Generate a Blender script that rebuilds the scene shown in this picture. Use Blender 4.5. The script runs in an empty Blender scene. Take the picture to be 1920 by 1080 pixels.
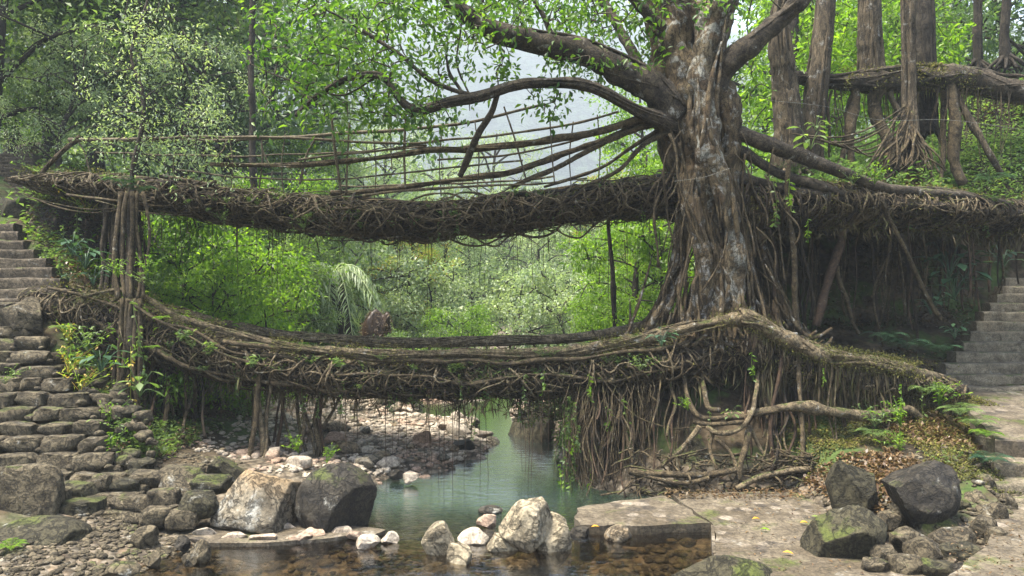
import bpy, bmesh, math
import numpy as np
from mathutils import Vector
R_ = math.radians
sc = bpy.context.scene
COL = sc.collection

# ------------------------------------------------------------------ camera, sky, sun, exposure
FPX, CZ = 1400.0, 3.4
cam = bpy.data.objects.new('camera', bpy.data.cameras.new('camera'))
COL.objects.link(cam)
cam.location = (0, 0, CZ)
cam.rotation_euler = (R_(90), 0, 0)
cam.data.lens = 36 * FPX / 1920
cam.data.clip_start = 0.1
cam.data.clip_end = 3000
sc.camera = cam
SUN_EL, SUN_AZ = 72, 250          # azimuth: direction the light comes from, clockwise from +Y
world = bpy.data.worlds.new('World')
sc.world = world
world.use_nodes = True
wn = world.node_tree
sky = wn.nodes.new('ShaderNodeTexSky')
sky.sky_type = 'NISHITA'
sky.sun_disc = False
sky.sun_elevation = R_(SUN_EL)
sky.sun_rotation = R_(SUN_AZ)
sky.air_density = 1.0
sky.dust_density = 2.5
sky.ozone_density = 1.0
bg = wn.nodes['Background']
bg.inputs['Strength'].default_value = 0.12
wn.links.new(sky.outputs[0], bg.inputs['Color'])
sun = bpy.data.objects.new('sun', bpy.data.lights.new('sun', 'SUN'))
COL.objects.link(sun)
sun.data.energy = 3.9
sun.data.angle = R_(18)
sun.data.color = (1.0, 0.94, 0.82)
az, el = R_(SUN_AZ), R_(SUN_EL)
sdir = Vector((math.sin(az) * math.cos(el), math.cos(az) * math.cos(el), math.sin(el)))
sun.rotation_euler = sdir.to_track_quat('Z', 'Y').to_euler()
sun.location = (0, 0, 60)
sc.view_settings.view_transform = 'Standard'
sc.view_settings.look = 'None'
sc.view_settings.exposure = 2.5
sc.view_settings.gamma = 1
sc.render.engine = 'CYCLES'
sc.cycles.use_denoising = True
sc.cycles.max_bounces = 6
sc.cycles.diffuse_bounces = 3
sc.cycles.glossy_bounces = 2
sc.cycles.transmission_bounces = 4
sc.cycles.transparent_max_bounces = 6
sc.cycles.volume_bounces = 0
sc.cycles.caustics_reflective = False
sc.cycles.caustics_refractive = False


def px(u, v, D):
    return np.array([(u - 960) / FPX * D, D, CZ - (v - 540) / FPX * D])


# ------------------------------------------------------------------ maths helpers
def sn(P, seed, f=1.0, n=7):
    """smooth pseudo noise in about -1..1"""
    r = np.random.default_rng(seed)
    P = np.asarray(P, float)
    out = np.zeros(P.shape[:-1])
    for k in range(n):
        d = r.normal(size=3)
        d /= np.linalg.norm(d)
        out += np.sin(P @ d * f * r.uniform(.6, 1.9) * 2.2 + r.uniform(0, 6.3) + 0.9 * np.sin(P @ r.normal(size=3) * f * .9))
    return out / (n ** .5) * .75


def fbm(P, seed, f=1.0, o=4):
    s, a = 0, 1.0
    for k in range(o):
        s = s + a * sn(P, seed + k * 17, f * 2 ** k)
        a *= .5
    return s / 1.6


def smooth(pts, n):
    """Catmull-Rom through pts (any columns), n samples"""
    P = np.asarray(pts, float)
    if len(P) == 2:
        return P[0] + (P[1] - P[0]) * np.linspace(0, 1, n)[:, None]
    Q = np.vstack([2 * P[0] - P[1], P, 2 * P[-1] - P[-2]])
    L = np.r_[0, np.cumsum(np.linalg.norm(np.diff(P[:, :3], axis=0), axis=1) + 1e-6)]
    t = np.interp(np.linspace(0, L[-1], n), L, np.arange(len(P)))
    i = np.clip(t.astype(int), 0, len(P) - 2)
    f = (t - i)[:, None]
    a, b, c, d = Q[i], Q[i + 1], Q[i + 2], Q[i + 3]
    return .5 * (2 * b + (c - a) * f + (2 * a - 5 * b + 4 * c - d) * f ** 2 + (3 * b - a - 3 * c + d) * f ** 3)


def nrm(v):
    return v / np.maximum(np.linalg.norm(v, axis=-1, keepdims=True), 1e-9)


class MB:
    """collects geometry for ONE mesh"""
    def __init__(s):
        s.V, s.F, s.M, s.n = [], [], [], 0

    def add(s, V, F, m=0):
        V = np.asarray(V, float).reshape(-1, 3)
        F = np.asarray(F, int)
        s.V.append(V)
        s.F.append(F + s.n)
        s.M.append(np.full(len(F), m))
        s.n += len(V)

    def tube(s, P, r, k=6, m=0, lump=0.0, seed=0, cap=True, lf=3.0):
        P = np.asarray(P, float)
        n = len(P)
        r = np.broadcast_to(np.asarray(r, float), (n,))
        T = nrm(np.gradient(P, axis=0))
        e = np.eye(3)[int(np.argmin(np.abs(T).max(axis=0)))]
        A = nrm(np.cross(T, e))
        B = np.cross(T, A)
        th = np.linspace(0, 2 * np.pi, k, endpoint=False)
        C, S = np.cos(th), np.sin(th)
        d = A[:, None] * C[None, :, None] + B[:, None] * S[None, :, None]
        rr = r[:, None] * np.ones(k)[None]
        if lump:
            Q = P[:, None] + d * r[:, None, None]
            rr = rr * (1 + lump * sn(Q, seed, lf) + lump * .6 * sn(Q, seed + 3, lf * 2.7))
        V = P[:, None] + d * rr[..., None]
        V = V.reshape(-1, 3)
        i = np.arange(n - 1)[:, None] * k
        j = np.arange(k)[None]
        j2 = (j + 1) % k
        F = np.stack([i + j, i + j2, i + k + j2, i + k + j], -1).reshape(-1, 4)
        s.add(V, F, m)
        if cap:
            b = s.n
            s.V.append(np.array([P[0] - T[0] * r[0] * .3, P[-1] + T[-1] * r[-1] * .3]))
            s.n += 2
            st = b - n * k
            c1 = [[st + (q + 1) % k, st + q, b] for q in range(k)]
            st2 = st + (n - 1) * k
            c2 = [[st2 + q, st2 + (q + 1) % k, b + 1] for q in range(k)]
            s.F.append(np.array(c1 + c2))
            s.M.append(np.full(2 * k, m))

    def box(s, x0, x1, y0, y1, z0, z1, m=0):
        V = [(x, y, z) for z in (z0, z1) for y in (y0, y1) for x in (x0, x1)]
        F = [(0, 2, 3, 1), (4, 5, 7, 6), (0, 1, 5, 4), (2, 6, 7, 3), (0, 4, 6, 2), (1, 3, 7, 5)]
        s.add(V, F, m)

    def absorb(s, o, m):
        s.V += o.V
        s.F += [f + s.n for f in o.F]
        s.M += [np.full(len(f), m) for f in o.F]
        s.n += o.n

    def leaves(s, P, D, L, W=.42, m=0, fold=.12, seed=1, simple=False, flat=0.0):
        """leaf blades at P pointing along D with length L"""
        r = np.random.default_rng(seed)
        P = np.asarray(P, float)
        N = len(P)
        if N == 0:
            return
        D = nrm(np.asarray(D, float))
        L = np.broadcast_to(np.asarray(L, float), (N,))[:, None]
        up = r.normal(size=(N, 3)) * (1 - flat) + np.array([0, 0, 1.0]) * (.4 + flat)
        S = nrm(np.cross(D, up))
        U = np.cross(S, D)
        w = L * W
        a = P
        l = P + D * L * .45 + S * w * .5 + U * L * fold
        q = P + D * L * .45 - S * w * .5 + U * L * fold
        t = P + D * L - U * L * fold * 1.2
        i = np.arange(N)[:, None]
        if simple:
            V = np.stack([a, q, t, l], 1).reshape(-1, 3)
            F = i * 4 + np.array([[0, 1, 2, 3]])
            s.add(V, F, m)
        else:
            l2 = P + D * L * .78 + S * w * .28 + U * L * fold * .3
            q2 = P + D * L * .78 - S * w * .28 + U * L * fold * .3
            c = P + D * L * .5
            V = np.stack([a, q, q2, t, l2, l, c], 1).reshape(-1, 3)
            F = np.concatenate([i * 7 + np.array([[0, 1, 6]]), i * 7 + np.array([[0, 6, 5]])])
            s.add(V, F, m)
            b = s.n - len(V)
            F = np.concatenate([i * 7 + np.array([[6, 1, 2, 3]]), i * 7 + np.array([[5, 6, 3, 4]])]) + b
            s.F.append(F)
            s.M.append(np.full(len(F), m))

    def mesh(s, name, mats, off=(0, 0, 0), sm=True):
        V = np.concatenate(s.V) - np.asarray(off, float)
        me = bpy.data.meshes.new(name)
        me.vertices.add(len(V))
        me.vertices.foreach_set('co', V.astype(np.float32).ravel())
        tot = np.concatenate([np.full(len(f), f.shape[1]) for f in s.F])
        idx = np.concatenate([f.ravel() for f in s.F])
        me.loops.add(len(idx))
        me.loops.foreach_set('vertex_index', idx.astype(np.int32))
        me.polygons.add(len(tot))
        me.polygons.foreach_set('loop_start', np.r_[0, np.cumsum(tot)[:-1]].astype(np.int32))
        me.polygons.foreach_set('material_index', np.concatenate(s.M).astype(np.int32))
        me.polygons.foreach_set('use_smooth', np.full(len(tot), sm))
        if not isinstance(mats, (list, tuple)):
            mats = [mats]
        for m in mats:
            me.materials.append(m)
        me.update(calc_edges=True)
        me.validate()
        return me


# ------------------------------------------------------------------ object helpers
def tag(o, label, cat, group=None, kind=None):
    if label:
        o['label'] = label
    if cat:
        o['category'] = cat
    if group:
        o['group'] = group
    if kind:
        o['kind'] = kind
    return o


def thing(name, label, cat, loc=(0, 0, 0), group=None, kind=None):
    o = bpy.data.objects.new(name, None)
    COL.objects.link(o)
    o.location = [float(q) for q in loc]
    o.empty_display_size = .2
    return tag(o, label, cat, group, kind)


def part(name, mb, mats, parent=None, label=None, kind=None, sm=True):
    """mesh built in world coordinates, linked below parent (or top-level)"""
    off = np.zeros(3)
    p = parent
    while p is not None:
        off += np.array(p.location)
        p = p.parent
    o = bpy.data.objects.new(name, mb.mesh(name, mats, off, sm))
    COL.objects.link(o)
    if parent is not None:
        o.parent = parent
    if label:
        o['label'] = label
    if kind:
        o['kind'] = kind
    return o


def solo(name, mb, mats, label, cat, base, group=None, kind=None, sm=True):
    """a thing that is one mesh, origin at base"""
    o = bpy.data.objects.new(name, mb.mesh(name, mats, base, sm))
    o.location = [float(q) for q in base]
    COL.objects.link(o)
    return tag(o, label, cat, group, kind)


def copy_tree(o, parent=None):
    c = o.copy()
    COL.objects.link(c)
    c.parent = parent
    for ch in o.children:
        copy_tree(ch, c)
    return c


# ------------------------------------------------------------------ materials
def newmat(name):
    m = bpy.data.materials.new(name)
    m.use_nodes = True
    t = m.node_tree
    b = t.nodes['Principled BSDF']
    return m, t, b


def N(t, ty, **kw):
    n = t.nodes.new(ty)
    for k, v in kw.items():
        if k in n.inputs:
            n.inputs[k].default_value = v
        else:
            setattr(n, k, v)
    return n


def ramp(t, fac, stops):
    n = t.nodes.new('ShaderNodeValToRGB')
    e = n.color_ramp.elements
    while len(e) < len(stops):
        e.new(.5)
    for i, (p, c) in enumerate(stops):
        e[i].position = p
        e[i].color = (*c, 1) if len(c) == 3 else c
    t.links.new(fac, n.inputs[0])
    return n.outputs[0]


def mixc(t, f, a, b, mode='MIX'):
    n = t.nodes.new('ShaderNodeMix')
    n.data_type = 'RGBA'
    n.blend_type = mode
    for i, q in ((0, f), (6, a), (7, b)):
        if hasattr(q, 'links'):
            t.links.new(q, n.inputs[i])
        elif i == 0:
            n.inputs[0].default_value = q
        else:
            n.inputs[i].default_value = (*q, 1)
    return n.outputs[2]


def math_(t, op, a, b=None, clamp=False):
    n = t.nodes.new('ShaderNodeMath')
    n.operation = op
    n.use_clamp = clamp
    for i, q in ((0, a), (1, b)):
        if q is None:
            continue
        if hasattr(q, 'links'):
            t.links.new(q, n.inputs[i])
        else:
            n.inputs[i].default_value = q
    return n.outputs[0]


def noise(t, co, scale, detail=5, rough=.6, dist=0.0):
    n = t.nodes.new('ShaderNodeTexNoise')
    n.inputs['Scale'].default_value = scale
    n.inputs['Detail'].default_value = detail
    n.inputs['Roughness'].default_value = rough
    n.inputs['Distortion'].default_value = dist
    t.links.new(co, n.inputs['Vector'])
    return n.outputs['Fac']


def maprange(t, v, a, b, c=0.0, d=1.0):
    n = t.nodes.new('ShaderNodeMapRange')
    n.interpolation_type = 'SMOOTHSTEP'
    t.links.new(v, n.inputs[0])
    for i, q in enumerate((a, b, c, d)):
        n.inputs[i + 1].default_value = q
    return n.outputs[0]


def surface(name, dark, light, moss=.3, lichen=.3, scale=6.0, bump=.02, rough=.9, stretch=(1, 1, 1), mossc=(.05, .06, .012),
            lichenc=(.42, .41, .36), mid=None, tint=None, moss_up=True, spec=.3, world_co=True, cobble=0, k=.56, crack=.6):
    """rough natural surface: two tones, lichen patches, moss on upward faces"""
    wk = (k, k * .97, k * .86)
    dark, light = tuple(q * w for q, w in zip(dark, wk)), tuple(q * w for q, w in zip(light, wk))
    mid = tuple(q * w for q, w in zip(mid, wk)) if mid else None
    tint = tuple(q * w for q, w in zip(tint, wk)) if tint else None
    lichenc = tuple(q * .8 for q in lichenc)
    m, t, b = newmat(name)
    if world_co:
        g = N(t, 'ShaderNodeNewGeometry')
        base = g.outputs['Position']
        gn = g
    else:
        gn = N(t, 'ShaderNodeNewGeometry')
        base = N(t, 'ShaderNodeTexCoord').outputs['Object']
    mp = N(t, 'ShaderNodeMapping')
    mp.inputs['Scale'].default_value = stretch
    t.links.new(base, mp.inputs[0])
    co = mp.outputs[0]
    n1 = noise(t, co, scale, 8, .65, .4)
    n2 = noise(t, base, scale * .35, 5, .6)
    st = [(.32, dark), (.68, light)] if mid is None else [(.3, dark), (.5, mid), (.7, light)]
    c = ramp(t, n1, st)
    if tint:
        c = mixc(t, maprange(t, n2, .45, .62), c, tint)
    if lichen > 0:
        nl = noise(t, base, scale * .8, 7, .7, .3)
        f = maprange(t, nl, .64 - .2 * lichen, .76 - .2 * lichen)
        c = mixc(t, math_(t, 'MULTIPLY', f, .8), c, lichenc)
    if moss > 0:
        nm = noise(t, base, scale * .5, 6, .65)
        sep = N(t, 'ShaderNodeSeparateXYZ')
        t.links.new(gn.outputs['Normal'], sep.inputs[0])
        s = math_(t, 'ADD', math_(t, 'MULTIPLY', sep.outputs[2], .22 if moss_up else .0), nm)
        f = maprange(t, s, .80 - .3 * moss, .92 - .3 * moss)
        mc = mixc(t, noise(t, base, scale * 6, 3), mossc, tuple(q * 1.6 for q in mossc))
        c = mixc(t, math_(t, 'MULTIPLY', f, .92), c, mc)
    if cobble:
        vo = N(t, 'ShaderNodeTexVoronoi', Scale=cobble)
        t.links.new(base, vo.inputs['Vector'])
        se = N(t, 'ShaderNodeSeparateColor')
        t.links.new(vo.outputs['Color'], se.inputs[0])
        cc_ = ramp(t, se.outputs[0], [(.2, (.05, .042, .034)), (.5, (.17, .14, .105)), (.8, (.27, .23, .18))])
        mk = math_(t, 'MULTIPLY', maprange(t, vo.outputs['Distance'], .62, .42), maprange(t, noise(t, base, 1.3, 4, .6), .5, .6))
        c = mixc(t, math_(t, 'MULTIPLY', mk, .75), c, cc_)
    if crack > 0:
        rg = math_(t, 'ABSOLUTE', math_(t, 'SUBTRACT', noise(t, co, scale * 1.6, 7, .62, .6), .5))
        rg = maprange(t, rg, .0, .05, 1 - crack, 1.0)
        c = mixc(t, 1.0, c, rg, 'MULTIPLY')
    n4 = noise(t, base, scale * 9, 4, .7)
    c = mixc(t, .62, c, ramp(t, n4, [(.36, (.18, .18, .18)), (.62, (1.15, 1.15, 1.15))]), 'MULTIPLY')
    t.links.new(c, b.inputs['Base Color'])
    b.inputs['Roughness'].default_value = rough
    b.inputs['Specular IOR Level'].default_value = spec
    bu = N(t, 'ShaderNodeBump', Strength=.9, Distance=bump)
    h = math_(t, 'ADD', n1, math_(t, 'MULTIPLY', n4, .35))
    if crack > 0:
        h = math_(t, 'ADD', h, math_(t, 'MULTIPLY', rg, .5))
    t.links.new(h, bu.inputs['Height'])
    t.links.new(bu.outputs[0], b.inputs['Normal'])
    return m


def leafmat(name, cols, trans=.4, rough=.45, clump=.6, gain=1.5):
    m, t, b = newmat(name)
    g = N(t, 'ShaderNodeNewGeometry')
    n = len(cols)
    c = ramp(t, g.outputs['Random Per Island'], [((i + .5) / n, q) for i, q in enumerate(cols)])
    big = noise(t, g.outputs['Position'], clump, 2)
    c = mixc(t, .7, c, ramp(t, big, [(.35, (.55, .62, .55)), (.62, (1.15, 1.1, .9))]), 'MULTIPLY')
    t.links.new(c, b.inputs['Base Color'])
    b.inputs['Roughness'].default_value = rough
    b.inputs['Specular IOR Level'].default_value = .4
    tr = N(t, 'ShaderNodeBsdfTranslucent')
    t.links.new(mixc(t, 1.0, c, (gain, gain * 1.08, gain * .5), 'MULTIPLY'), tr.inputs[0])
    mx = N(t, 'ShaderNodeMixShader')
    mx.inputs[0].default_value = trans
    t.links.new(b.outputs[0], mx.inputs[1])
    t.links.new(tr.outputs[0], mx.inputs[2])
    out = [q for q in t.nodes if q.type == 'OUTPUT_MATERIAL'][0]
    t.links.new(mx.outputs[0], out.inputs[0])
    return m


M = {}
M['root'] = surface('root_bark', dark=(.04, .028, .016), light=(.23, .175, .105), k=.72, moss=.38, lichen=.25, scale=8, bump=.03)
M['root_pale'] = surface('pale_root_bark', dark=(.08, .058, .036), light=(.40, .32, .21), k=.66, moss=.42, lichen=.3, scale=7, bump=.035)
M['root_dark'] = surface('dark_root_bark', (.025, .018, .012), (.10, .07, .045), moss=.3, lichen=0, scale=6, bump=.03)
M['root_red'] = surface('reddish_root_bark', (.045, .028, .018), (.17, .105, .065), moss=.05, lichen=.1, scale=9, bump=.01)
M['bark'] = surface('fig_bark', k=.85, dark=(.05, .036, .02), light=(.24, .18, .11), moss=.36, lichen=.55, scale=5.5, bump=.05, stretch=(1, 1, .4), tint=(.10, .068, .038), lichenc=(.42, .41, .37))
M['bark_pale'] = surface('lichened_fig_bark', dark=(.08, .058, .035), light=(.30, .24, .16), k=.8, moss=.3, lichen=.85, scale=6, bump=.06, stretch=(1, 1, .4), tint=(.16, .11, .07), lichenc=(.42, .41, .35))
M['bark_limb'] = surface('limb_bark', (.045, .035, .026), (.19, .15, .11), moss=.3, lichen=.3, scale=5, bump=.03)
M['bark_grey'] = surface('grey_bark', (.07, .054, .036), (.30, .235, .16), moss=.32, lichen=.4, scale=6, bump=.06, stretch=(1, 1, .25))
M['bark_dark'] = surface('dark_bark', (.03, .024, .018), (.10, .08, .06), moss=.25, lichen=.1, scale=4, bump=.03, stretch=(1, 1, .4), world_co=False)
M['bamboo'] = surface('weathered_bamboo', (.13, .10, .07), (.36, .30, .21), moss=.1, lichen=.3, scale=9, bump=.006)
M['moss'] = surface('moss_mass', (.03, .03, .01), (.13, .13, .04), moss=.5, lichen=0, scale=7, bump=.05)
M['rock'] = surface('grey_rock', (.085, .068, .045), (.30, .25, .175), moss=.2, lichen=.3, scale=3.5, bump=.04)
M['rock_step'] = surface('step_rock', (.07, .056, .038), (.28, .235, .165), moss=.2, lichen=.25, scale=4.5, bump=.04)
M['rock_pale'] = surface('pale_rock', (.27, .22, .16), (.55, .48, .37), moss=0, lichen=.12, scale=2.2, bump=.05, mid=(.42, .36, .27), k=.72)
M['rock_lichen'] = surface('lichened_rock', (.13, .11, .085), (.42, .37, .30), moss=.12, lichen=.5, scale=2.6, bump=.05, tint=(.34, .25, .16), k=.66)
M['rock_dark'] = surface('dark_rock', (.022, .018, .014), (.10, .085, .065), moss=.25, lichen=.18, scale=3.5, bump=.05, rough=.75)
M['rock_moss'] = surface('mossy_rock', (.04, .036, .022), (.14, .125, .08), moss=.42, lichen=.15, scale=3.5, bump=.04)
M['pebble'] = surface('pebble_stone', (.20, .165, .14), (.46, .41, .36), moss=0, lichen=.25, scale=2.5, bump=.02, tint=(.27, .19, .15), k=1.1, crack=.3)
M['concrete'] = surface('worn_concrete', (.13, .105, .078), (.33, .28, .22), moss=.1, lichen=.12, scale=2.4, bump=.03, tint=(.15, .12, .085), cobble=4.5, crack=.3)
M['step_old'] = surface('old_concrete_step', (.085, .068, .05), (.26, .215, .165), moss=.18, lichen=.15, scale=5, bump=.03)
M['step_moss'] = surface('mossy_concrete_step', (.11, .09, .065), (.36, .31, .24), k=.75, crack=.3, moss=.3, lichen=.12, scale=5, bump=.03)
M['soil'] = surface('dark_soil', (.02, .015, .01), (.09, .065, .042), moss=.25, lichen=0, scale=3, bump=.08)

M['leaf_fig'] = leafmat('fig_leaf', [(.03, .075, .012), (.055, .12, .016), (.09, .17, .022), (.15, .235, .03), (.045, .10, .018), (.11, .20, .025)], trans=.45, gain=1.8)
M['leaf_bright'] = leafmat('bright_leaf', [(.07, .14, .012), (.12, .22, .02), (.20, .30, .03), (.09, .17, .018)], trans=.5, gain=1.8)
M['leaf_dark'] = leafmat('dark_leaf', [(.045, .085, .035), (.08, .135, .055), (.12, .18, .07), (.07, .125, .058)], trans=.4, gain=1.8)
M['leaf_mid'] = leafmat('mid_leaf', [(.06, .10, .035), (.11, .17, .055), (.17, .23, .075), (.10, .155, .06)], trans=.45, gain=1.8)
M['leaf_pale'] = leafmat('pale_leaf', [(.18, .235, .14), (.27, .34, .20), (.38, .44, .28), (.22, .29, .17)], trans=.4, gain=1.5)  # pale leaf tones, lightened to stand in for haze and sunlight on far trees
M['leaf_yellow'] = leafmat('yellow_green_leaf', [(.12, .22, .02), (.24, .33, .04), (.34, .36, .07), (.36, .24, .06)], trans=.4, gain=1.4)
M['leaf_blue'] = leafmat('blue_green_leaf', [(.02, .05, .03), (.035, .08, .045), (.055, .11, .06)], trans=.25, rough=.35)
M['leaf_dry'] = leafmat('dry_leaf', [(.075, .04, .02), (.14, .085, .045), (.20, .135, .075), (.055, .03, .018)], trans=.2, gain=1.0)
M['leaf_gold'] = leafmat('golden_leaf', [(.55, .30, .03), (.65, .38, .05), (.5, .22, .03)], trans=.3, gain=1.0)
M['leaf_moss'] = leafmat('moss_tuft', [(.06, .065, .012), (.11, .115, .02), (.18, .17, .04), (.09, .065, .03)], trans=.2, rough=.9, gain=1.0)
M['leaf_root'] = leafmat('root_hair', [(.035, .025, .013), (.07, .052, .028), (.12, .09, .05), (.06, .06, .02)], trans=.1, rough=.9, gain=.8)
M['wire'] = surface('steel_wire', (.25, .25, .24), (.4, .4, .38), moss=0, lichen=0, scale=9, bump=.001, rough=.4)


def ground_material():
    m, t, b = newmat('ground_soil')
    g = N(t, 'ShaderNodeNewGeometry')
    P = g.outputs['Position']
    sep = N(t, 'ShaderNodeSeparateXYZ')
    t.links.new(P, sep.inputs[0])
    vor = N(t, 'ShaderNodeTexVoronoi', Scale=7.0)
    t.links.new(P, vor.inputs['Vector'])
    vor2 = N(t, 'ShaderNodeTexVoronoi', Scale=17.0)
    t.links.new(P, vor2.inputs['Vector'])
    sc1 = N(t, 'ShaderNodeSeparateColor')
    t.links.new(vor.outputs['Color'], sc1.inputs[0])
    sc2 = N(t, 'ShaderNodeSeparateColor')
    t.links.new(vor2.outputs['Color'], sc2.inputs[0])
    peb = ramp(t, sc1.outputs[0], [(0, (.05, .038, .024)), (.35, (.10, .078, .05)), (.6, (.15, .12, .085)), (.8, (.16, .105, .06)), (1, (.24, .205, .155))])
    peb2 = ramp(t, sc2.outputs[1], [(0, (.06, .048, .033)), (.5, (.14, .115, .085)), (1, (.25, .22, .175))])
    peb = mixc(t, .45, peb, peb2)
    edge = maprange(t, vor.outputs['Distance'], .35, .75, 1.0, .35)
    peb = mixc(t, 1.0, peb, edge, 'MULTIPLY')
    n1 = noise(t, P, 2.2, 8, .7)
    n2 = noise(t, P, .8, 4, .6)
    dirt = ramp(t, n1, [(.36, (.012, .009, .005)), (.52, (.05, .037, .022)), (.66, (.12, .09, .055))])
    green = ramp(t, noise(t, P, 5, 6, .7), [(.3, (.02, .035, .01)), (.7, (.07, .10, .025))])
    dirt = mixc(t, maprange(t, n2, .45, .58), dirt, green)
    far = maprange(t, sep.outputs[1], 22, 34)
    dirt = mixc(t, far, dirt, (.04, .07, .02))
    f = maprange(t, math_(t, 'ADD', sep.outputs[2], math_(t, 'MULTIPLY', n1, .5)), .55, .85)
    c = mixc(t, f, peb, dirt)
    t.links.new(c, b.inputs['Base Color'])
    b.inputs['Roughness'].default_value = .95
    b.inputs['Specular IOR Level'].default_value = .2
    bu = N(t, 'ShaderNodeBump', Strength=1.0, Distance=.05)
    h = math_(t, 'SUBTRACT', math_(t, 'MULTIPLY', n1, 1.2), math_(t, 'MULTIPLY', vor.outputs['Distance'], .8))
    t.links.new(h, bu.inputs['Height'])
    t.links.new(bu.outputs[0], b.inputs['Normal'])
    return m


def water_material():
    m, t, b = newmat('stream_water')
    t.nodes.remove(b)
    g = N(t, 'ShaderNodeNewGeometry')
    P = g.outputs['Position']
    sep = N(t, 'ShaderNodeSeparateXYZ')
    t.links.new(P, sep.inputs[0])
    mp = N(t, 'ShaderNodeMapping')
    mp.inputs['Scale'].default_value = (1.0, 2.6, 1)
    t.links.new(P, mp.inputs[0])
    n1 = noise(t, mp.outputs[0], 3.0, 3, .5)
    n2 = noise(t, mp.outputs[0], 11.0, 3, .6)
    # broken riffle near the lip of the weir, calm pool elsewhere
    rif = math_(t, 'MULTIPLY', maprange(t, sep.outputs[1], 9.9, 10.5), maprange(t, sep.outputs[1], 12.0, 10.7))
    amp = math_(t, 'ADD', math_(t, 'MULTIPLY', rif, 2.6), .8)
    bu = N(t, 'ShaderNodeBump', Strength=.55, Distance=.02)
    t.links.new(math_(t, 'MULTIPLY', math_(t, 'ADD', n1, math_(t, 'MULTIPLY', n2, .35)), amp), bu.inputs['Height'])
    gl = N(t, 'ShaderNodeBsdfGlossy', Roughness=.04)
    t.links.new(bu.outputs[0], gl.inputs['Normal'])
    gl.inputs['Color'].default_value = (.95, .97, 1, 1)
    tr = N(t, 'ShaderNodeBsdfTransparent')
    # the deeper pool behind the weir is green-blue, the shallow pan in front clear brown
    deep = maprange(t, sep.outputs[1], 10.2, 11.8)
    t.links.new(mixc(t, deep, (.62, .55, .42), (.42, .53, .41)), tr.inputs[0])
    df = N(t, 'ShaderNodeBsdfDiffuse')
    df.inputs[0].default_value = (.05, .09, .07, 1)
    mx0 = N(t, 'ShaderNodeMixShader')
    t.links.new(math_(t, 'MULTIPLY', deep, .25), mx0.inputs[0])
    t.links.new(tr.outputs[0], mx0.inputs[1])
    t.links.new(df.outputs[0], mx0.inputs[2])
    fr = N(t, 'ShaderNodeFresnel', IOR=1.33)
    t.links.new(bu.outputs[0], fr.inputs['Normal'])
    mx = N(t, 'ShaderNodeMixShader')
    t.links.new(math_(t, 'MINIMUM', math_(t, 'MULTIPLY', fr.outputs[0], 2.4), 1.0), mx.inputs[0])
    t.links.new(mx0.outputs[0], mx.inputs[1])
    t.links.new(gl.outputs[0], mx.inputs[2])
    out = [q for q in t.nodes if q.type == 'OUTPUT_MATERIAL'][0]
    t.links.new(mx.outputs[0], out.inputs[0])
    return m


M['ground'] = ground_material()
M['water'] = water_material()
M['hill'] = surface('forested_hill', (.004, .014, .012), (.06, .095, .045), moss=0, lichen=0, scale=.045, bump=14.0, k=1.0)

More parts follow.
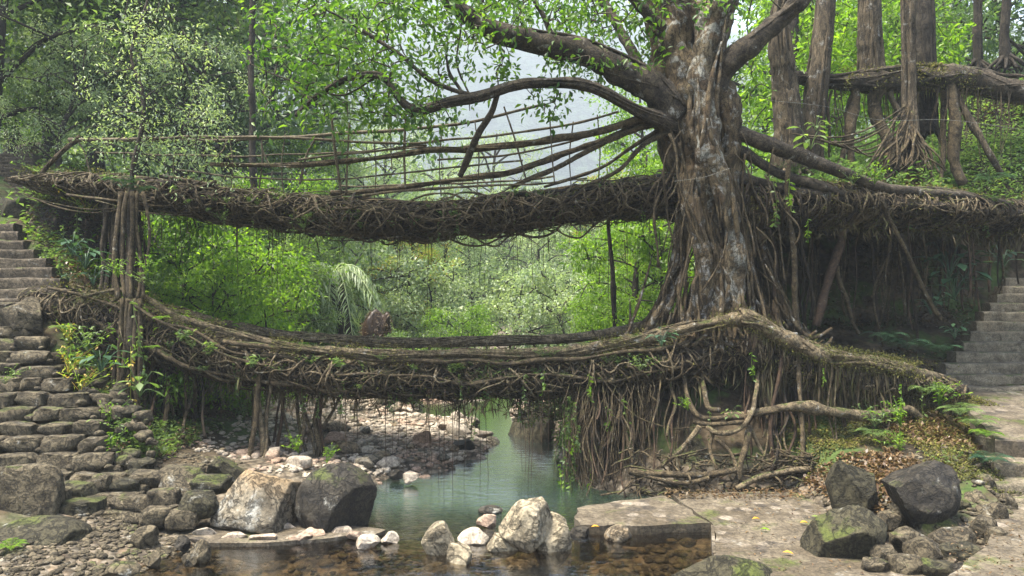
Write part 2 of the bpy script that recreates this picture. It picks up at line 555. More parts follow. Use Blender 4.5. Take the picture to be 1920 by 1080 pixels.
# ------------------------------------------------------------------ terrain
ROWS = [
    (-1300, [(-400, 20), (0, 1), (400, 20)]),
    (-20, [(-30, 3), (0, .9), (30, 3)]),
    (3, [(-30, 3), (-8, .8), (8, .8), (30, 3)]),
    (7, [(-12, .6), (-5.5, .2), (-4.8, -.1), (-3.5, -.35), (2, -.35), (3, -.05), (6, .15), (9, .4), (14, 1)]),
    (9.5, [(-14, 1.2), (-7.5, .6), (-6.2, .25), (-5, .12), (-4.1, -.05), (-3.4, -.35), (2.4, -.35), (2.75, -.1), (4.4, -.05), (5.2, .2), (6.1, .3), (7, .2), (12, .5)]),
    (10.4, [(-14, 1.6), (-8, .7), (-5.6, .28), (-4.8, .05), (-2, -.05), (-1.6, -.4), (1, -.4), (1.5, -.15), (4.5, -.02), (5.2, .3), (6.6, .55), (6.95, .2), (9.5, .3)]),
    (11.5, [(-14, 2.2), (-8, .85), (-6.4, .8), (-5.7, .5), (-4.5, .25), (-2.4, .15), (-1.9, -.5), (.8, -.5), (1.2, -.15), (4.5, -.02), (5.2, .5), (7.15, .97), (7.5, .5), (14, .6)]),
    (12.3, [(-14, 3), (-9, 1.5), (-7.4, 1.4), (-6.3, .7), (-4, .4), (-2.6, .2), (-2, -.5), (.6, -.6), (1.0, -.1), (4.6, .1), (5.3, .7), (7.5, 1.08), (7.9, .7), (14, .8)]),
    (14, [(-16, 4), (-10, 2.95), (-8.4, 2.9), (-7.4, 1.8), (-6.4, .8), (-5, .4), (-3, .25), (-1.3, .1), (-.8, -.4), (.8, -.4), (1.4, .3), (2.6, 1.3), (3.3, 1.7), (5, 1.8), (6.5, 1.3), (8.1, 1.26), (10.3, 1.15), (14, 2)]),
    (15, [(-16, 5), (-10, 3.6), (-8.8, 3.5), (-7.8, 2.2), (-6.4, .8), (-5, .4), (-3, .3), (-.7, .1), (-.3, -.4), (.8, -.4), (1.4, .4), (2.6, 1.8), (3.3, 2.2), (5, 2.3), (6.5, 1.8), (8, 1.25), (10.3, 1.25), (14, 2)]),
    (16, [(-18, 6), (-11, 4.5), (-9.3, 4.3), (-8.2, 3.0), (-7, 1.2), (-5.5, .5), (-3, .3), (-.5, .12), (-.15, -.35), (.8, -.35), (1.3, .5), (2.5, 1.8), (4, 2.3), (7, 1.9), (8.5, 1.6), (11, 1.6), (16, 4)]),
    (18.6, [(-20, 7), (-13, 5.6), (-10.5, 5.4), (-9, 3), (-7.5, 1), (-6, .5), (-3, .3), (-1.0, .12), (-.7, -.3), (-.2, -.3), (.3, .2), (2.5, 1.5), (4.5, 2.4), (9, 2.7), (13, 3.2), (17, 5)]),
    (20.4, [(-20, 8), (-12.8, 5.9), (-11, 5.6), (-9.4, 3), (-7.5, 1), (-6, .5), (-3, .3), (-2.5, -.1), (-1.8, -.3), (-.4, -.3), (.2, .2), (2.5, 1.5), (5, 4.0), (7, 5.6), (9, 6.4), (12, 7.5), (18, 9)]),
    (24, [(-25, 9), (-14, 7.2), (-10, 3), (-7, .8), (-5, .5), (-3, .3), (-2.6, -.2), (0.5, -.2), (1.2, .4), (3, 1.5), (6, 3), (10, 6), (20, 9)]),
    (34, [(-40, 12), (-18, 7), (-8, 2.5), (-4, .8), (-3, -.2), (0, -.2), (2, .7), (6, 2.5), (12, 5), (30, 12)]),
    (60, [(-60, 20), (-20, 6), (-8, 2), (4, -.5), (10, 1), (20, 5), (60, 18)]),
    (120, [(-100, 30), (-20, 5), (10, 0), (40, 8), (120, 30)]),
    (300, [(-400, 20), (400, 20)]),
    (1300, [(-400, 20), (400, 20)]),
]


def terr(x, y):
    x = np.asarray(x, float)
    y = np.asarray(y, float)
    x, y = np.broadcast_arrays(x, y)
    ys = np.array([r[0] for r in ROWS], float)
    Z = np.stack([np.interp(x, [p[0] for p in r[1]], [p[1] for p in r[1]]) for r in ROWS])
    i = np.clip(np.searchsorted(ys, y) - 1, 0, len(ys) - 2)
    f = np.clip((y - ys[i]) / (ys[i + 1] - ys[i]), 0, 1)
    za = np.take_along_axis(Z, i[None], 0)[0]
    zb = np.take_along_axis(Z, (i + 1)[None], 0)[0]
    z = za + (zb - za) * f
    P = np.stack([x, y, np.zeros_like(x)], -1)
    amp = np.clip((z - .1) * .25, .015, .22)
    return z + amp * fbm(P, 5, .7, 4)


def gridsheet(xs, ys, zf):
    X, Y = np.meshgrid(xs, ys)
    Z = zf(X, Y)
    V = np.stack([X, Y, Z], -1).reshape(-1, 3)
    nx = len(xs)
    i = np.arange(len(ys) - 1)[:, None] * nx + np.arange(nx - 1)[None]
    i = i.ravel()
    return V, np.stack([i, i + 1, i + nx + 1, i + nx], -1)


gx = np.unique(np.r_[-1300, -400, -200, -120, -80, np.arange(-60, -18, 2), np.arange(-18, 18, .13), np.arange(18, 60, 2), 80, 120, 200, 400, 1300])
gy = np.unique(np.r_[-1300, -400, -100, -40, -20, 0, 3, np.arange(5, 24, .13), np.arange(24, 60, 1), np.arange(60, 130, 5), 160, 220, 300, 400, 1300])
mb = MB()
mb.add(*gridsheet(gx, gy, terr))
g = part('ground', mb, M['ground'])
tag(g, 'brown soil and pebble ground of the stream valley', 'ground', kind='structure')

mb = MB()
wx, wy = np.linspace(-9, 5.5, 60), np.linspace(5, 36, 120)
mb.add(*gridsheet(wx, wy, lambda x, y: np.zeros_like(x)))
g = part('water', mb, M['water'])
tag(g, 'calm green stream water with clear brown shallows', 'water', kind='structure')


def hills_z(x, y):
    P = np.stack([x, y, 0 * x], -1)
    top = np.interp(x, [-1300, -650, -300, -50, 150, 310, 500, 640, 790, 1200], [440, 420, 400, 372, 360, 315, 335, 305, 315, 370])
    s = np.clip((y - 260) / 720, 0, 1.35)
    s = np.where(s < 1, s * s * (3 - 2 * s), 1 - (s - 1) * .6)
    return -2 + top * s * (1 + .10 * fbm(P, 9, .006, 4)) + 8 * fbm(P, 11, .035, 3)


mb = MB()
mb.add(*gridsheet(np.linspace(-1250, 1250, 300), np.linspace(256, 1250, 200), hills_z))
g = part('hills', mb, M['hill'])
tag(g, 'forested mountain slope fading to pale blue', 'hills', kind='structure')

# ------------------------------------------------------------------ rocks
_ico = {}


def ico(sub):
    if sub not in _ico:
        bm = bmesh.new()
        bmesh.ops.create_icosphere(bm, subdivisions=sub, radius=1)
        _ico[sub] = (np.array([v.co[:] for v in bm.verts]), np.array([[v.index for v in f.verts] for f in bm.faces]))
        bm.free()
    return _ico[sub]


def rockv(seed, dims, sub=4, cuts=9, rough=.10, hmin=.55, blocky=0):
    """a faceted, worn boulder: half-size dims"""
    r = np.random.default_rng(seed)
    V, F = ico(sub)
    V = V.copy()
    if blocky:
        V = np.sign(V) * np.abs(V) ** blocky
        V /= np.abs(V).max(axis=0)
    for k in range(cuts):
        n = nrm(r.normal(size=3))
        h = r.uniform(hmin, hmin + .25 if blocky else .92)
        d = V @ n
        V = V - n * np.maximum(d - h, 0)[:, None]
    V = V * (1 + rough * fbm(V, seed + 1, 1.3, 3)[:, None])
    if sub >= 4:
        V = V * (1 + .016 * sn(V, seed + 7, 9)[:, None] + .012 * sn(V, seed + 8, 22)[:, None])
    V /= np.abs(V).max(axis=0)
    return V * np.asarray(dims), F


def rotz(V, a):
    c, s = math.cos(a), math.sin(a)
    return V @ np.array([[c, s, 0], [-s, c, 0], [0, 0, 1]])


def boulder(u, v, w, h, zb, mat, label, seed, name='boulder', D=None, depth=.8, rough=.08, cuts=13, sub=5, group=None, tilt=0.0, hmin=.5, cat='boulder', blocky=0):
    """centre pixel u,v ; size w,h px ; base height zb (bottom edge sits a little below)"""
    if D is None:
        D = (CZ - zb) * FPX / (v + h / 2 - 540)
    hw, hh = w / 2 / FPX * D, h / 2 / FPX * D
    hy = hw * depth
    D2 = D + hy * .6
    c = px(u, v, D) + np.array([0, hy * .6, -hh * (.12 if tilt > .2 else .62)])
    c[0] *= D2 / D
    k = D2 / D
    V, F = rockv(seed, (hw * k * 1.03, hy, hh * (1.15 if tilt > .2 else 1.65)), sub, cuts, rough, hmin, blocky)
    if tilt:
        cc, ss = math.cos(tilt), math.sin(tilt)
        V = V @ np.array([[cc, 0, ss], [0, 1, 0], [-ss, 0, cc]])
    mb = MB()
    mb.add(V + c, F)
    base = (c[0], c[1], c[2] - hh)
    return solo(name, mb, M[mat], label, cat, base, group)


boulder(478, 935, 178, 112, .08, 'rock_lichen', 'large pale boulder blotched with lichen on the left bank of the pool', 11, depth=.75, tilt=.1)
boulder(632, 938, 150, 120, .0, 'rock_dark', 'large smooth dark brown boulder beside the lichen covered boulder', 12, depth=.9, rough=.07, cuts=7)
boulder(425, 875, 76, 44, .45, 'rock_moss', 'rounded mossy boulder behind the large lichened boulder', 13)
boulder(352, 925, 110, 80, .15, 'rock_step', 'blocky grey boulder between the stone landing and lichened boulder', 14, cuts=12)
boulder(990, 972, 108, 66, .22, 'rock_pale', 'big smooth cream boulder standing in the water', 105, depth=.8, rough=.05, cuts=16, hmin=.62, D=9.6)
boulder(1030, 998, 82, 66, .0, 'rock_pale', 'cream boulder cracked into blocks against the big one', 36, depth=.8, rough=.06, cuts=10)
boulder(828, 1013, 74, 58, .0, 'rock_pale', 'angular tan stone in the water left of the cream boulder', 17, cuts=12)
boulder(864, 1040, 52, 34, .0, 'rock_pale', 'small rounded tan stone in front of the angular tan stone', 18)
boulder(939, 1018, 72, 28, .0, 'rock_pale', 'low flat tan stone in front of the cream boulder', 19)
boulder(688, 1016, 50, 24, .0, 'pebble', 'small reddish stone at the lip of the weir', 20)
boulder(732, 1009, 36, 20, .0, 'pebble', 'small pale stone at the lip of the weir', 21)
boulder(888, 1008, 60, 26, .0, 'pebble', 'grey stone between the angular tan stone and cream boulder', 22)
boulder(915, 977, 44, 22, .0, 'pebble', 'pointed brown stone behind the flat tan stone', 23)
boulder(920, 957, 46, 12, -.0, 'rock_dark', 'thin dark slab breaking the surface of the pool', 24, cuts=4)
boulder(1162, 1001, 58, 26, .0, 'rock_lichen', 'low pointed pale stone in the clear brown shallows', 25)
boulder(1090, 998, 44, 16, .0, 'rock_dark', 'flat grey stone in the shallows by the platform', 26, cuts=4)
boulder(1590, 1003, 162, 98, .08, 'rock_moss', 'low dark boulder with moss on the concrete platform', 27, depth=.7, cuts=7)
boulder(1718, 925, 158, 124, .35, 'rock_dark', 'large black boulder propped on the right bank', 28, depth=.8, cuts=8, tilt=.25)
boulder(1597, 905, 84, 116, .25, 'rock_moss', 'upright moss covered block at the back of the platform', 29, depth=1.0, cuts=12)
boulder(1330, 862, 130, 130, .3, 'rock_moss', 'big mossy boulder gripped by the roots of the fig tree', 30, D=12.9, depth=.9, rough=.06)
boulder(1180, 880, 190, 150, .0, 'rock_moss', 'broad dark boulder behind the root curtain at the pool edge', 31, D=13.4, depth=.9)
boulder(1000, 815, 104, 110, .0, 'rock_moss', 'tall rock with dry grass on top at the right of the stream', 32, D=16.6, depth=1.2)
boulder(50, 935, 128, 120, .2, 'rock_step', 'massive dark stone block at the foot of the left stairs', 33, D=10.0, cuts=9, hmin=.9, depth=.55, blocky=.4)
boulder(70, 1013, 190, 52, .05, 'rock_moss', 'low ledge rock with green moss in the left corner', 34, D=9.3, depth=.8, cuts=5)
boulder(1345, 1078, 210, 46, .0, 'rock_moss', 'mossy rock hump at the bottom edge of the platform', 35, depth=.5, cuts=5)
boulder(1850, 1078, 180, 52, .0, 'rock_dark', 'smooth dark grey rock in the right bottom corner', 37, depth=.7, cuts=5)
boulder(40, 388, 130, 70, 3.9, 'rock_moss', 'mossy boulder beside the upper flight of steps', 38, D=17.5, depth=.8)
boulder(58, 274, 62, 24, 6, 'rock_lichen', 'grey boulder at the head of the far steps', 39, D=24)
boulder(40, 582, 88, 60, 2.7, 'rock_step', 'rounded grey stone at the head of the rubble stairs', 40, D=13.2)
boulder(275, 1008, 54, 36, .08, 'rock', 'brown stone lying on the pebbles by the pool corner', 41, cuts=8)
boulder(375, 1030, 40, 34, .05, 'rock', 'pointed grey stone at the pool corner', 42, cuts=9)
boulder(340, 1018, 34, 22, .08, 'rock_dark', 'dark grey stone next to the pointed stone at the pool corner', 43)
boulder(290, 1044, 34, 22, .06, 'rock', 'small flat brown stone below the pool corner stones', 44)
boulder(225, 1072, 74, 30, .05, 'rock', 'flat pale stone at the bottom of the pebble patch', 45)
boulder(355, 1048, 30, 16, .05, 'rock', 'little grey stone at the edge of the shallows', 46)
_c = px(712, 625, 21.6)
_c[2] = 1.25
_V, _F = rockv(47, (.6, .6, 1.55), 5, 9, .25, hmin=.5)
mb = MB()
mb.add(_V + _c, _F)
_r = np.random.default_rng(47)
_i = _r.integers(0, len(_V), 5000)
mb.leaves(_V[_i] + _c, nrm(_V[_i]) * .5 + _r.normal(0, .4, (5000, 3)) + [0, 0, -.8], _r.uniform(.08, .22, 5000), W=.12, m=0, simple=True, seed=4)
solo('dry_mound', mb, M['leaf_dry'], 'rust brown mound of dry growth beyond the lower bridge', 'mound', _c - np.array([0, 0, 1.2]))

# rubble around the left bank: individual stones
rng = np.random.default_rng(77)
RSH = [rockv(900 + i, (1, 1, 1), 3, 11, .12, hmin=.5 if i % 2 else .8, blocky=0 if i % 2 else .6) for i in range(10)]
RME = {}


def stone_mesh(i, mat):
    if (i, mat) not in RME:
        mb = MB()
        mb.add(*RSH[i])
        RME[(i, mat)] = mb.mesh('stone', M[mat])
    return RME[(i, mat)]


def stone(x, y, z, sx, sy, sz, mat, label, group, name='stone', rot=None, cat='stone'):
    o = bpy.data.objects.new(name, stone_mesh(int(rng.integers(10)), mat))
    o.location = (x, y, z)
    o.scale = (sx, sy, sz)
    o.rotation_euler = (rng.uniform(-.2, .2), rng.uniform(-.2, .2), rng.uniform(0, 6.3) if rot is None else rot)
    COL.objects.link(o)
    return tag(o, label, cat, group)


# gravel bar: countable stones, then the finer gravel as one mass
def in_bar(x, y):
    z = terr(x, y)
    return (z > -.12) & (z < .75)


n = 0
while n < 260:
    y = 12.2 + 11 * rng.random() ** 1.0
    x = rng.uniform(-6.8, 1.2)
    if (y < 13.2 and x < -4.5) or not in_bar(x, y) or terr(x, y) > .6:
        continue
    s = .07 + .20 * rng.random() ** 3
    if rng.random() < .5 and x < -1.5:
        x = x + rng.uniform(0, 2)
        if not in_bar(x, y):
            continue
    a, b_ = (1, rng.uniform(.6, .9))
    stone(x, y, float(terr(x, y)) + s * .25, s * 1.1, s * .8, s * .55, 'pebble' if rng.random() < .72 else 'rock_lichen',
          'rounded pinkish grey stone lying on the gravel bar', 'loose stones of the gravel bar', 'river_stone')
    n += 1
for (u, v, w, h, lab) in [(795, 825, 44, 34, 'cream stone slab at the water side of the gravel bar'), (868, 836, 44, 22, 'dark wedge stone at the gravel bar tip'),
                          (650, 790, 26, 16, 'rounded stone at the back of the gravel bar'), (860, 778, 30, 16, 'pale stone in the shallow by the far weir'),
                          (700, 862, 34, 20, 'low beige stone on the near edge of the gravel bar'), (742, 886, 30, 14, 'dark wet stone at the near edge of the gravel bar'),
                          (768, 893, 34, 14, 'flat white stone in the pool by the gravel bar'), (905, 812, 40, 14, 'flat pale stones breaking the stream surface')]:
    boulder(u, v, w, h, .1, 'pebble' if 'dark' not in lab else 'rock_dark', lab, 60 + u, name='river_stone', sub=4, cat='stone')


def gravel(name, pts, smin, smax, mat, label, seed):
    r = np.random.default_rng(seed)
    mb = MB()
    B = [rockv(400 + i, (1, 1, .6), 1 if smax < .05 else 2, 4, .1) for i in range(6)]
    for p in pts:
        s = smin + (smax - smin) * r.random() ** 2.5
        V, F = B[int(r.integers(6))]
        V = rotz(V * np.array([s, s * r.uniform(.6, 1), s * r.uniform(.6, 1)]), r.uniform(0, 6.3))
        mb.add(V + np.array([p[0], p[1], p[2] + s * .15]), F)
    o = part(name, mb, mat)
    return tag(o, label, 'gravel', kind='stuff')


def scatter(nmax, x0, x1, y0, y1, ok, seed):
    r = np.random.default_rng(seed)
    x, y = r.uniform(x0, x1, nmax), r.uniform(y0, y1, nmax)
    z = terr(x, y)
    k = ok(x, y, z)
    return np.stack([x, y, z], -1)[k]


P = scatter(6500, -7.2, 1.2, 12.2, 23, lambda x, y, z: (z > -.12) & (z < .7) & ~((y < 13.0) & (x < -4.3)), 1)
gravel('gravel', P, .03, .10, [M['pebble']], 'pale pinkish gravel of the bar in the stream bend', 2)
P = scatter(1500, -6.3, -3.6, 8.3, 10.2, lambda x, y, z: (z > -.1) & (z < .3), 3)
gravel('gravel', P, .02, .07, [M['rock']], 'brown broken pebbles at the left corner of the shallows', 4)
P = scatter(1500, -4.2, 2.6, 8.2, 10.6, lambda x, y, z: (z < -.1), 5)
gravel('gravel', P, .03, .12, [M['rock']], 'rounded cobbles under the clear brown shallows', 6)

P = scatter(2600, -8, -4.6, 10.2, 12.8, lambda x, y, z: (z > .1) & (z < 1.5), 7)
gravel('gravel', P, .015, .075, [M['rock']], 'small broken stones on the dirt landing below the left stairs', 8)
P = scatter(2200, 4.2, 9.5, 8.6, 12.0, lambda x, y, z: (z > .0) & (z < 1.5), 9)
gravel('gravel', P, .015, .08, [M['rock']], 'small broken stones around the boulders of the right bank', 10)

# ------------------------------------------------------------------ left rubble stairs
lsx = thing('stone_staircase', 'long rubble stone staircase climbing the left bank', 'stairs', (-6.5, 10.4, .2))
ur_v = ([560, 600, 700, 780, 820, 870, 930, 985], [70, 60, 115, 190, 195, 205, 275, 280])
for i in range(15):
    y, z = 10.35 + .25 * i, .30 + .2 * i
    v = 540 - (z - CZ) / y * FPX
    ur = np.interp(v, *ur_v) + rng.uniform(-8, 8)
    xr = (ur - 960) / FPX * y
    xl = (-90 - 960) / FPX * y if i > 3 else xr - [1.0, 1.1, 1.4, 1.5][i]
    mb = MB()
    mb.box(xl, xr - .08, y + .10, y + .52, z - .3, z - .045)
    x = xr
    k = 0
    while x > xl:
        w = rng.uniform(.28, .72) if i > 1 else rng.uniform(.5, 1.1)
        V, F = rockv(200 + i * 13 + k, (w / 2 * 1.0, .2, .125 + rng.uniform(-.015, .015)), 5, 9, .06, hmin=.95, blocky=.2)
        V = rotz(V, rng.uniform(-.12, .12))
        mb.add(V + np.array([x - w / 2, y + .08 + rng.uniform(-.05, .05), z - .11 + rng.uniform(-.025, .025)]), F)
        if rng.random() < .7:
            s = rng.uniform(.05, .1)
            V, F = rockv(500 + k, (s, s, s * .7), 2, 5, .1)
            mb.add(V + np.array([x, y - .05, z - .15]), F)
        x -= w
        k += 1
    part('step', mb, M['rock_step'], lsx)
# stones of the retaining rubble right of the stairs
cnt = 0
while cnt < 46:
    u, v = rng.uniform(110, 285), rng.uniform(700, 900)
    if u < np.interp(v, *ur_v) + 8 or u > np.interp(v, [700, 760, 820, 900], [190, 270, 285, 290]):
        continue
    D = np.interp(v, [700, 900], [12.9, 11.2]) - .15
    s = rng.uniform(.06, .15)
    p = px(u, v, D)
    stone(p[0], p[1], p[2], s * 1.2, s, s * .8, 'rock_step' if rng.random() < .7 else 'rock_moss', 'rough grey stone packed in the rubble bank beside the left stairs',
          'packed stones beside the left stairs', 'rubble_stone')
    cnt += 1
# landing stones left of the lichened boulder
for i, (u, v, w, h) in enumerate([(235, 905, 60, 26), (290, 893, 70, 26), (340, 885, 70, 22), (395, 905, 60, 30), (250, 940, 66, 26), (305, 930, 50, 34), (375, 938, 60, 40),
                                  (205, 880, 50, 20), (300, 960, 60, 30), (330, 905, 34, 20), (265, 912, 30, 16), (345, 965, 50, 30), (150, 915, 70, 34), (185, 900, 44, 34), (110, 925, 50, 40), (145, 950, 90, 36)]):
    boulder(u, v + h * .12, w * 1.15, h * .76, np.interp(v, [880, 965], [.62, .2]), 'rock_step' if i % 3 else 'rock_moss', None, 700 + i, name='landing_stone', sub=5, hmin=.9, blocky=.3, cat='stone', group='stones of the left landing')['label'] = \
        'irregular brown stone set in the landing below the left stairs'
mb = MB()
for (u0, u1, v, z) in [(160, 300, 940, .42), (110, 275, 975, .22)]:
    D = (CZ - z) * FPX / (v - 540)
    a, b_ = px(u0, v, D), px(u1, v, D)
    V, F = rockv(810 + v, ((b_[0] - a[0]) / 2, .28, .13), 5, 10, .04, hmin=.75)
    mb = MB()
    mb.add(V + np.array([(a[0] + b_[0]) / 2, D + .2, z - .12]), F)
    solo('stone_slab', mb, M['step_old'], 'long worn slab step, %s of the two at the stair foot' % ('upper' if v == 940 else 'lower'), 'step', (a[0], D, z - .24), 'slab steps at the stair foot')

# concrete flights
def flight(name, label, steps, mat, base):
    """steps: (x0, x1, y, depth, ztop, rise)"""
    t = thing(name, label, 'stairs', base)
    for i, (x0, x1, y, dp, z, rise) in enumerate(steps):
        xs = np.linspace(x0, x1, 22)
        prof = [(y + .01, z - rise), (y, z - .05), (y + .015, z - .012), (y + .04, z), (y + dp * .5, z + .002), (y + dp + .03, z - .004), (y + dp + .03, z - rise)]
        V = np.array([[x, a, b] for x in xs for a, b in prof])
        nz = sn(V, 31 + i, 2.2)
        V[:, 2] += .016 * nz
        V[:, 1] += .03 * sn(V, 77 + i, 1.6) * (V[:, 1] < y + .1)
        k = len(prof)
        j = (np.arange(len(xs) - 1)[:, None] * k + np.arange(k - 1)[None]).ravel()
        mb = MB()
        mb.add(V, np.stack([j, j + k, j + k + 1, j + 1], -1))
        mb.add(V[:k], [list(range(k))])
        mb.add(V[-k:], [list(range(k))[::-1]])
        part('step', mb, M[mat], t)
    return t


st = []
for i in range(9):
    z, y = 3.2 + .2 * i, 14.0 + .28 * i
    v = 540 - (z - CZ) / y * FPX
    ur = np.interp(v, [410, 447, 468, 483, 501, 520, 537, 562], [20, 40, 62, 85, 98, 112, 122, 125])
    st.append(((-120 - 960) / FPX * y, (ur - 960) / FPX * y, y, .28, z, .22))
flight('concrete_staircase', 'flight of worn concrete steps above the rubble stairs at left', st, 'step_old', (-9, 14, 3))
st = []
for i in range(11):
    z, y = 6.0 + .15 * i, 20.0 + .28 * i
    st.append(((-150 - 960) / FPX * y, (62 - 960) / FPX * y, y, .28, z, .17))
flight('concrete_staircase', 'distant flight of dark narrow steps at the upper left', st, 'step_old', (-14, 20, 5.8))
st = []
for i in range(12):
    z, y = 1.40 + .205 * i, 15.0 + .33 * i
    v = 540 - (z - CZ) / y * FPX
    ul = np.interp(v, [500, 540, 600, 660, 700, 735], [1895, 1880, 1835, 1795, 1755, 1740])
    st.append(((ul - 960) / FPX * y, (2100 - 960) / FPX * y, y, .33, z, .23))
flight('concrete_staircase', 'flight of mossy concrete steps climbing the right bank', st, 'step_moss', (10, 15, 1.2))
st = []
for i, (v, z) in enumerate([(940, .42), (905, .60), (868, .80), (825, 1.02)]):
    D = (CZ - z) * FPX / (v - 540)
    st.append(((1866 - 960) / FPX * D, (2050 - 960) / FPX * D, D, [.6, .8, .9, .5][i], z, .26))
flight('concrete_staircase', 'short flight of moss edged steps at the right edge', st, 'step_moss', (6.8, 10, .2))


def prism(name, poly, z0, z1, mat, label, cat, seed=0, jag=.03, slope=0.0, res=.12):
    """slab from a px outline lying on height z1"""
    pts = []
    for (u, v) in poly:
        D = (CZ - z1) / ((v - 540) / FPX + slope)
        pts.append(((u - 960) / FPX * D, D))
    P = np.array(pts + pts[:1])
    out = []
    for a, b in zip(P[:-1], P[1:]):
        n = max(1, int(np.linalg.norm(b - a) / res))
        for k in range(n):
            out.append(a + (b - a) * k / n)
    O = np.array(out)
    O3 = np.c_[O, np.zeros(len(O))]
    O = O + jag * np.stack([sn(O3, seed, 3), sn(O3, seed + 5, 3)], -1)
    bm = bmesh.new()
    top = [bm.verts.new((x, y, z1)) for x, y in O]
    f = bm.faces.new(top)
    bot = [bm.verts.new((x, y, z0)) for x, y in O]
    for i in range(len(top)):
        j = (i + 1) % len(top)
        bm.faces.new((top[i], bot[i], bot[j], top[j]))
    bmesh.ops.triangulate(bm, faces=[q for q in bm.faces if len(q.verts) > 4])
    bmesh.ops.recalc_face_normals(bm, faces=bm.faces)
    bm.verts.index_update()
    mb = MB()
    V = np.array([v_.co[:] for v_ in bm.verts])
    V[:, 2] += slope * V[:, 1]
    for nv in (3, 4):
        F = [[v_.index for v_ in q.verts] for q in bm.faces if len(q.verts) == nv]
        if F and nv == 3:
            mb.add(V, F)
        elif F:
            if mb.n == 0:
                mb.add(V, F)
            else:
                mb.F.append(np.array(F))
                mb.M.append(np.zeros(len(F), int))
    bm.free()
    c = O.mean(0)
    return solo(name, mb, M[mat], label, cat, (c[0], c[1], z0), sm=False)


prism('concrete_platform', [(1338, 984), (1342, 1035), (1335, 1095), (1780, 1095), (1700, 1010), (1600, 950), (1520, 925), (1400, 921), (1262, 928)], -.5, .10, 'concrete',
      'broad worn concrete platform on the right of the pool', 'platform', 3)
prism('stone_slab_ledge', [(1074, 962), (1080, 950), (1160, 940), (1248, 931), (1325, 979), (1200, 986), (1082, 985)], -.5, .12, 'concrete',
      'pale flat ledge jutting into the pool from the platform', 'ledge', 8, jag=.07, res=.08)
prism('pool_kerb', [(1333, 984), (1339, 984), (1342, 1036), (1336, 1036)], -.5, .115, 'concrete', 'narrow kerb between pool and platform', 'kerb', 12, jag=.0)
prism('stone_weir', [(375, 1021), (480, 1017), (600, 1011), (700, 1000), (712, 992), (640, 985), (520, 978), (430, 980), (330, 985), (300, 1000)], -.4, .05, 'concrete',
      'low weir of mortared stone along the left of the pool', 'weir', 15, jag=.09, res=.07)
prism('landing_path', [(1786, 732), (1960, 728), (2060, 830), (1868, 826), (1835, 790)], -.6, .139, 'concrete', 'worn earth and concrete path between the two right flights', 'path', 21, jag=.04, slope=.0794)
prism('corner_path', [(1870, 944), (2050, 944), (2100, 1090), (1760, 1095), (1860, 1010)], -.1, .40, 'concrete', 'pale worn path in the right bottom corner', 'path', 25, jag=.04)
for i, (u, v, w, h) in enumerate([(420, 985, 50, 12), (470, 992, 60, 14), (530, 988, 56, 12), (590, 1000, 60, 12), (560, 1008, 50, 12), (640, 996, 50, 12), (500, 1008, 60, 12), (440, 1006, 56, 12), (665, 1004, 40, 12), (385, 998, 50, 16)]):
    boulder(u, v, w, h, .03, 'pebble', 'flat worn cobble set in the top of the left weir', 2700 + i, name='weir_stone', sub=4, cat='stone', group='cobbles of the left weir', blocky=.6, depth=.5)
# far low weir
mb = MB()
mb.tube(smooth([px(620, 757, 22.4), px(760, 755, 22.3), px(900, 757, 22.6), px(990, 762, 22.8)], 30), .13, 6, lump=.2, seed=3)
o = solo('far_weir', mb, M['pebble'], 'low pale weir crossing the stream behind the gravel bar', 'weir', px(800, 765, 22.4))

# rubble path stones, right foreground
i = 0
for (u, v, w, h) in [(1700, 960, 60, 26), (1755, 985, 80, 30), (1785, 1010, 90, 34), (1700, 1010, 60, 30), (1735, 1030, 70, 34), (1800, 1040, 80, 30), (1840, 990, 50, 40),
                     (1860, 960, 50, 34), (1830, 940, 54, 26), (1795, 950, 50, 24), (1870, 1010, 40, 40), (1660, 1040, 50, 26), (1700, 1060, 60, 30), (1760, 1068, 70, 26),
                     (1820, 915, 50, 24), (1850, 905, 40, 26), (1665, 975, 44, 24), (1780, 935, 40, 20), (1640, 1062, 50, 20), (1890, 940, 30, 26), (1690, 935, 40, 16)]:
    o = boulder(u, v, w, h, np.interp(v, [905, 1060], [.5, .1]), 'rock_moss' if i % 4 == 1 else 'rock_step', 'rough grey paving stone in the broken path by the black boulder', 1700 + i,
                name='path_stone', sub=5, hmin=.8, blocky=.5, cat='stone', group='broken paving by the black boulder')
    i += 1

# overhanging earth bank at the upper right (carries the back row of trees)
def bank_top(x, y):
    full = np.interp(x, [4.6, 7, 9, 11, 13, 17], [5.5, 5.9, 6.4, 7.5, 8.6, 9.3])
    f = np.clip((y - 15.0) / 2.6, 0, 1)
    P = np.stack([x, y, 0 * x], -1)
    e = np.clip((x - 4.2) / 1.2, 0, 1)
    return 5.05 + (full - 5.05) * f ** .8 * e + .22 * fbm(P, 41, .9, 4)


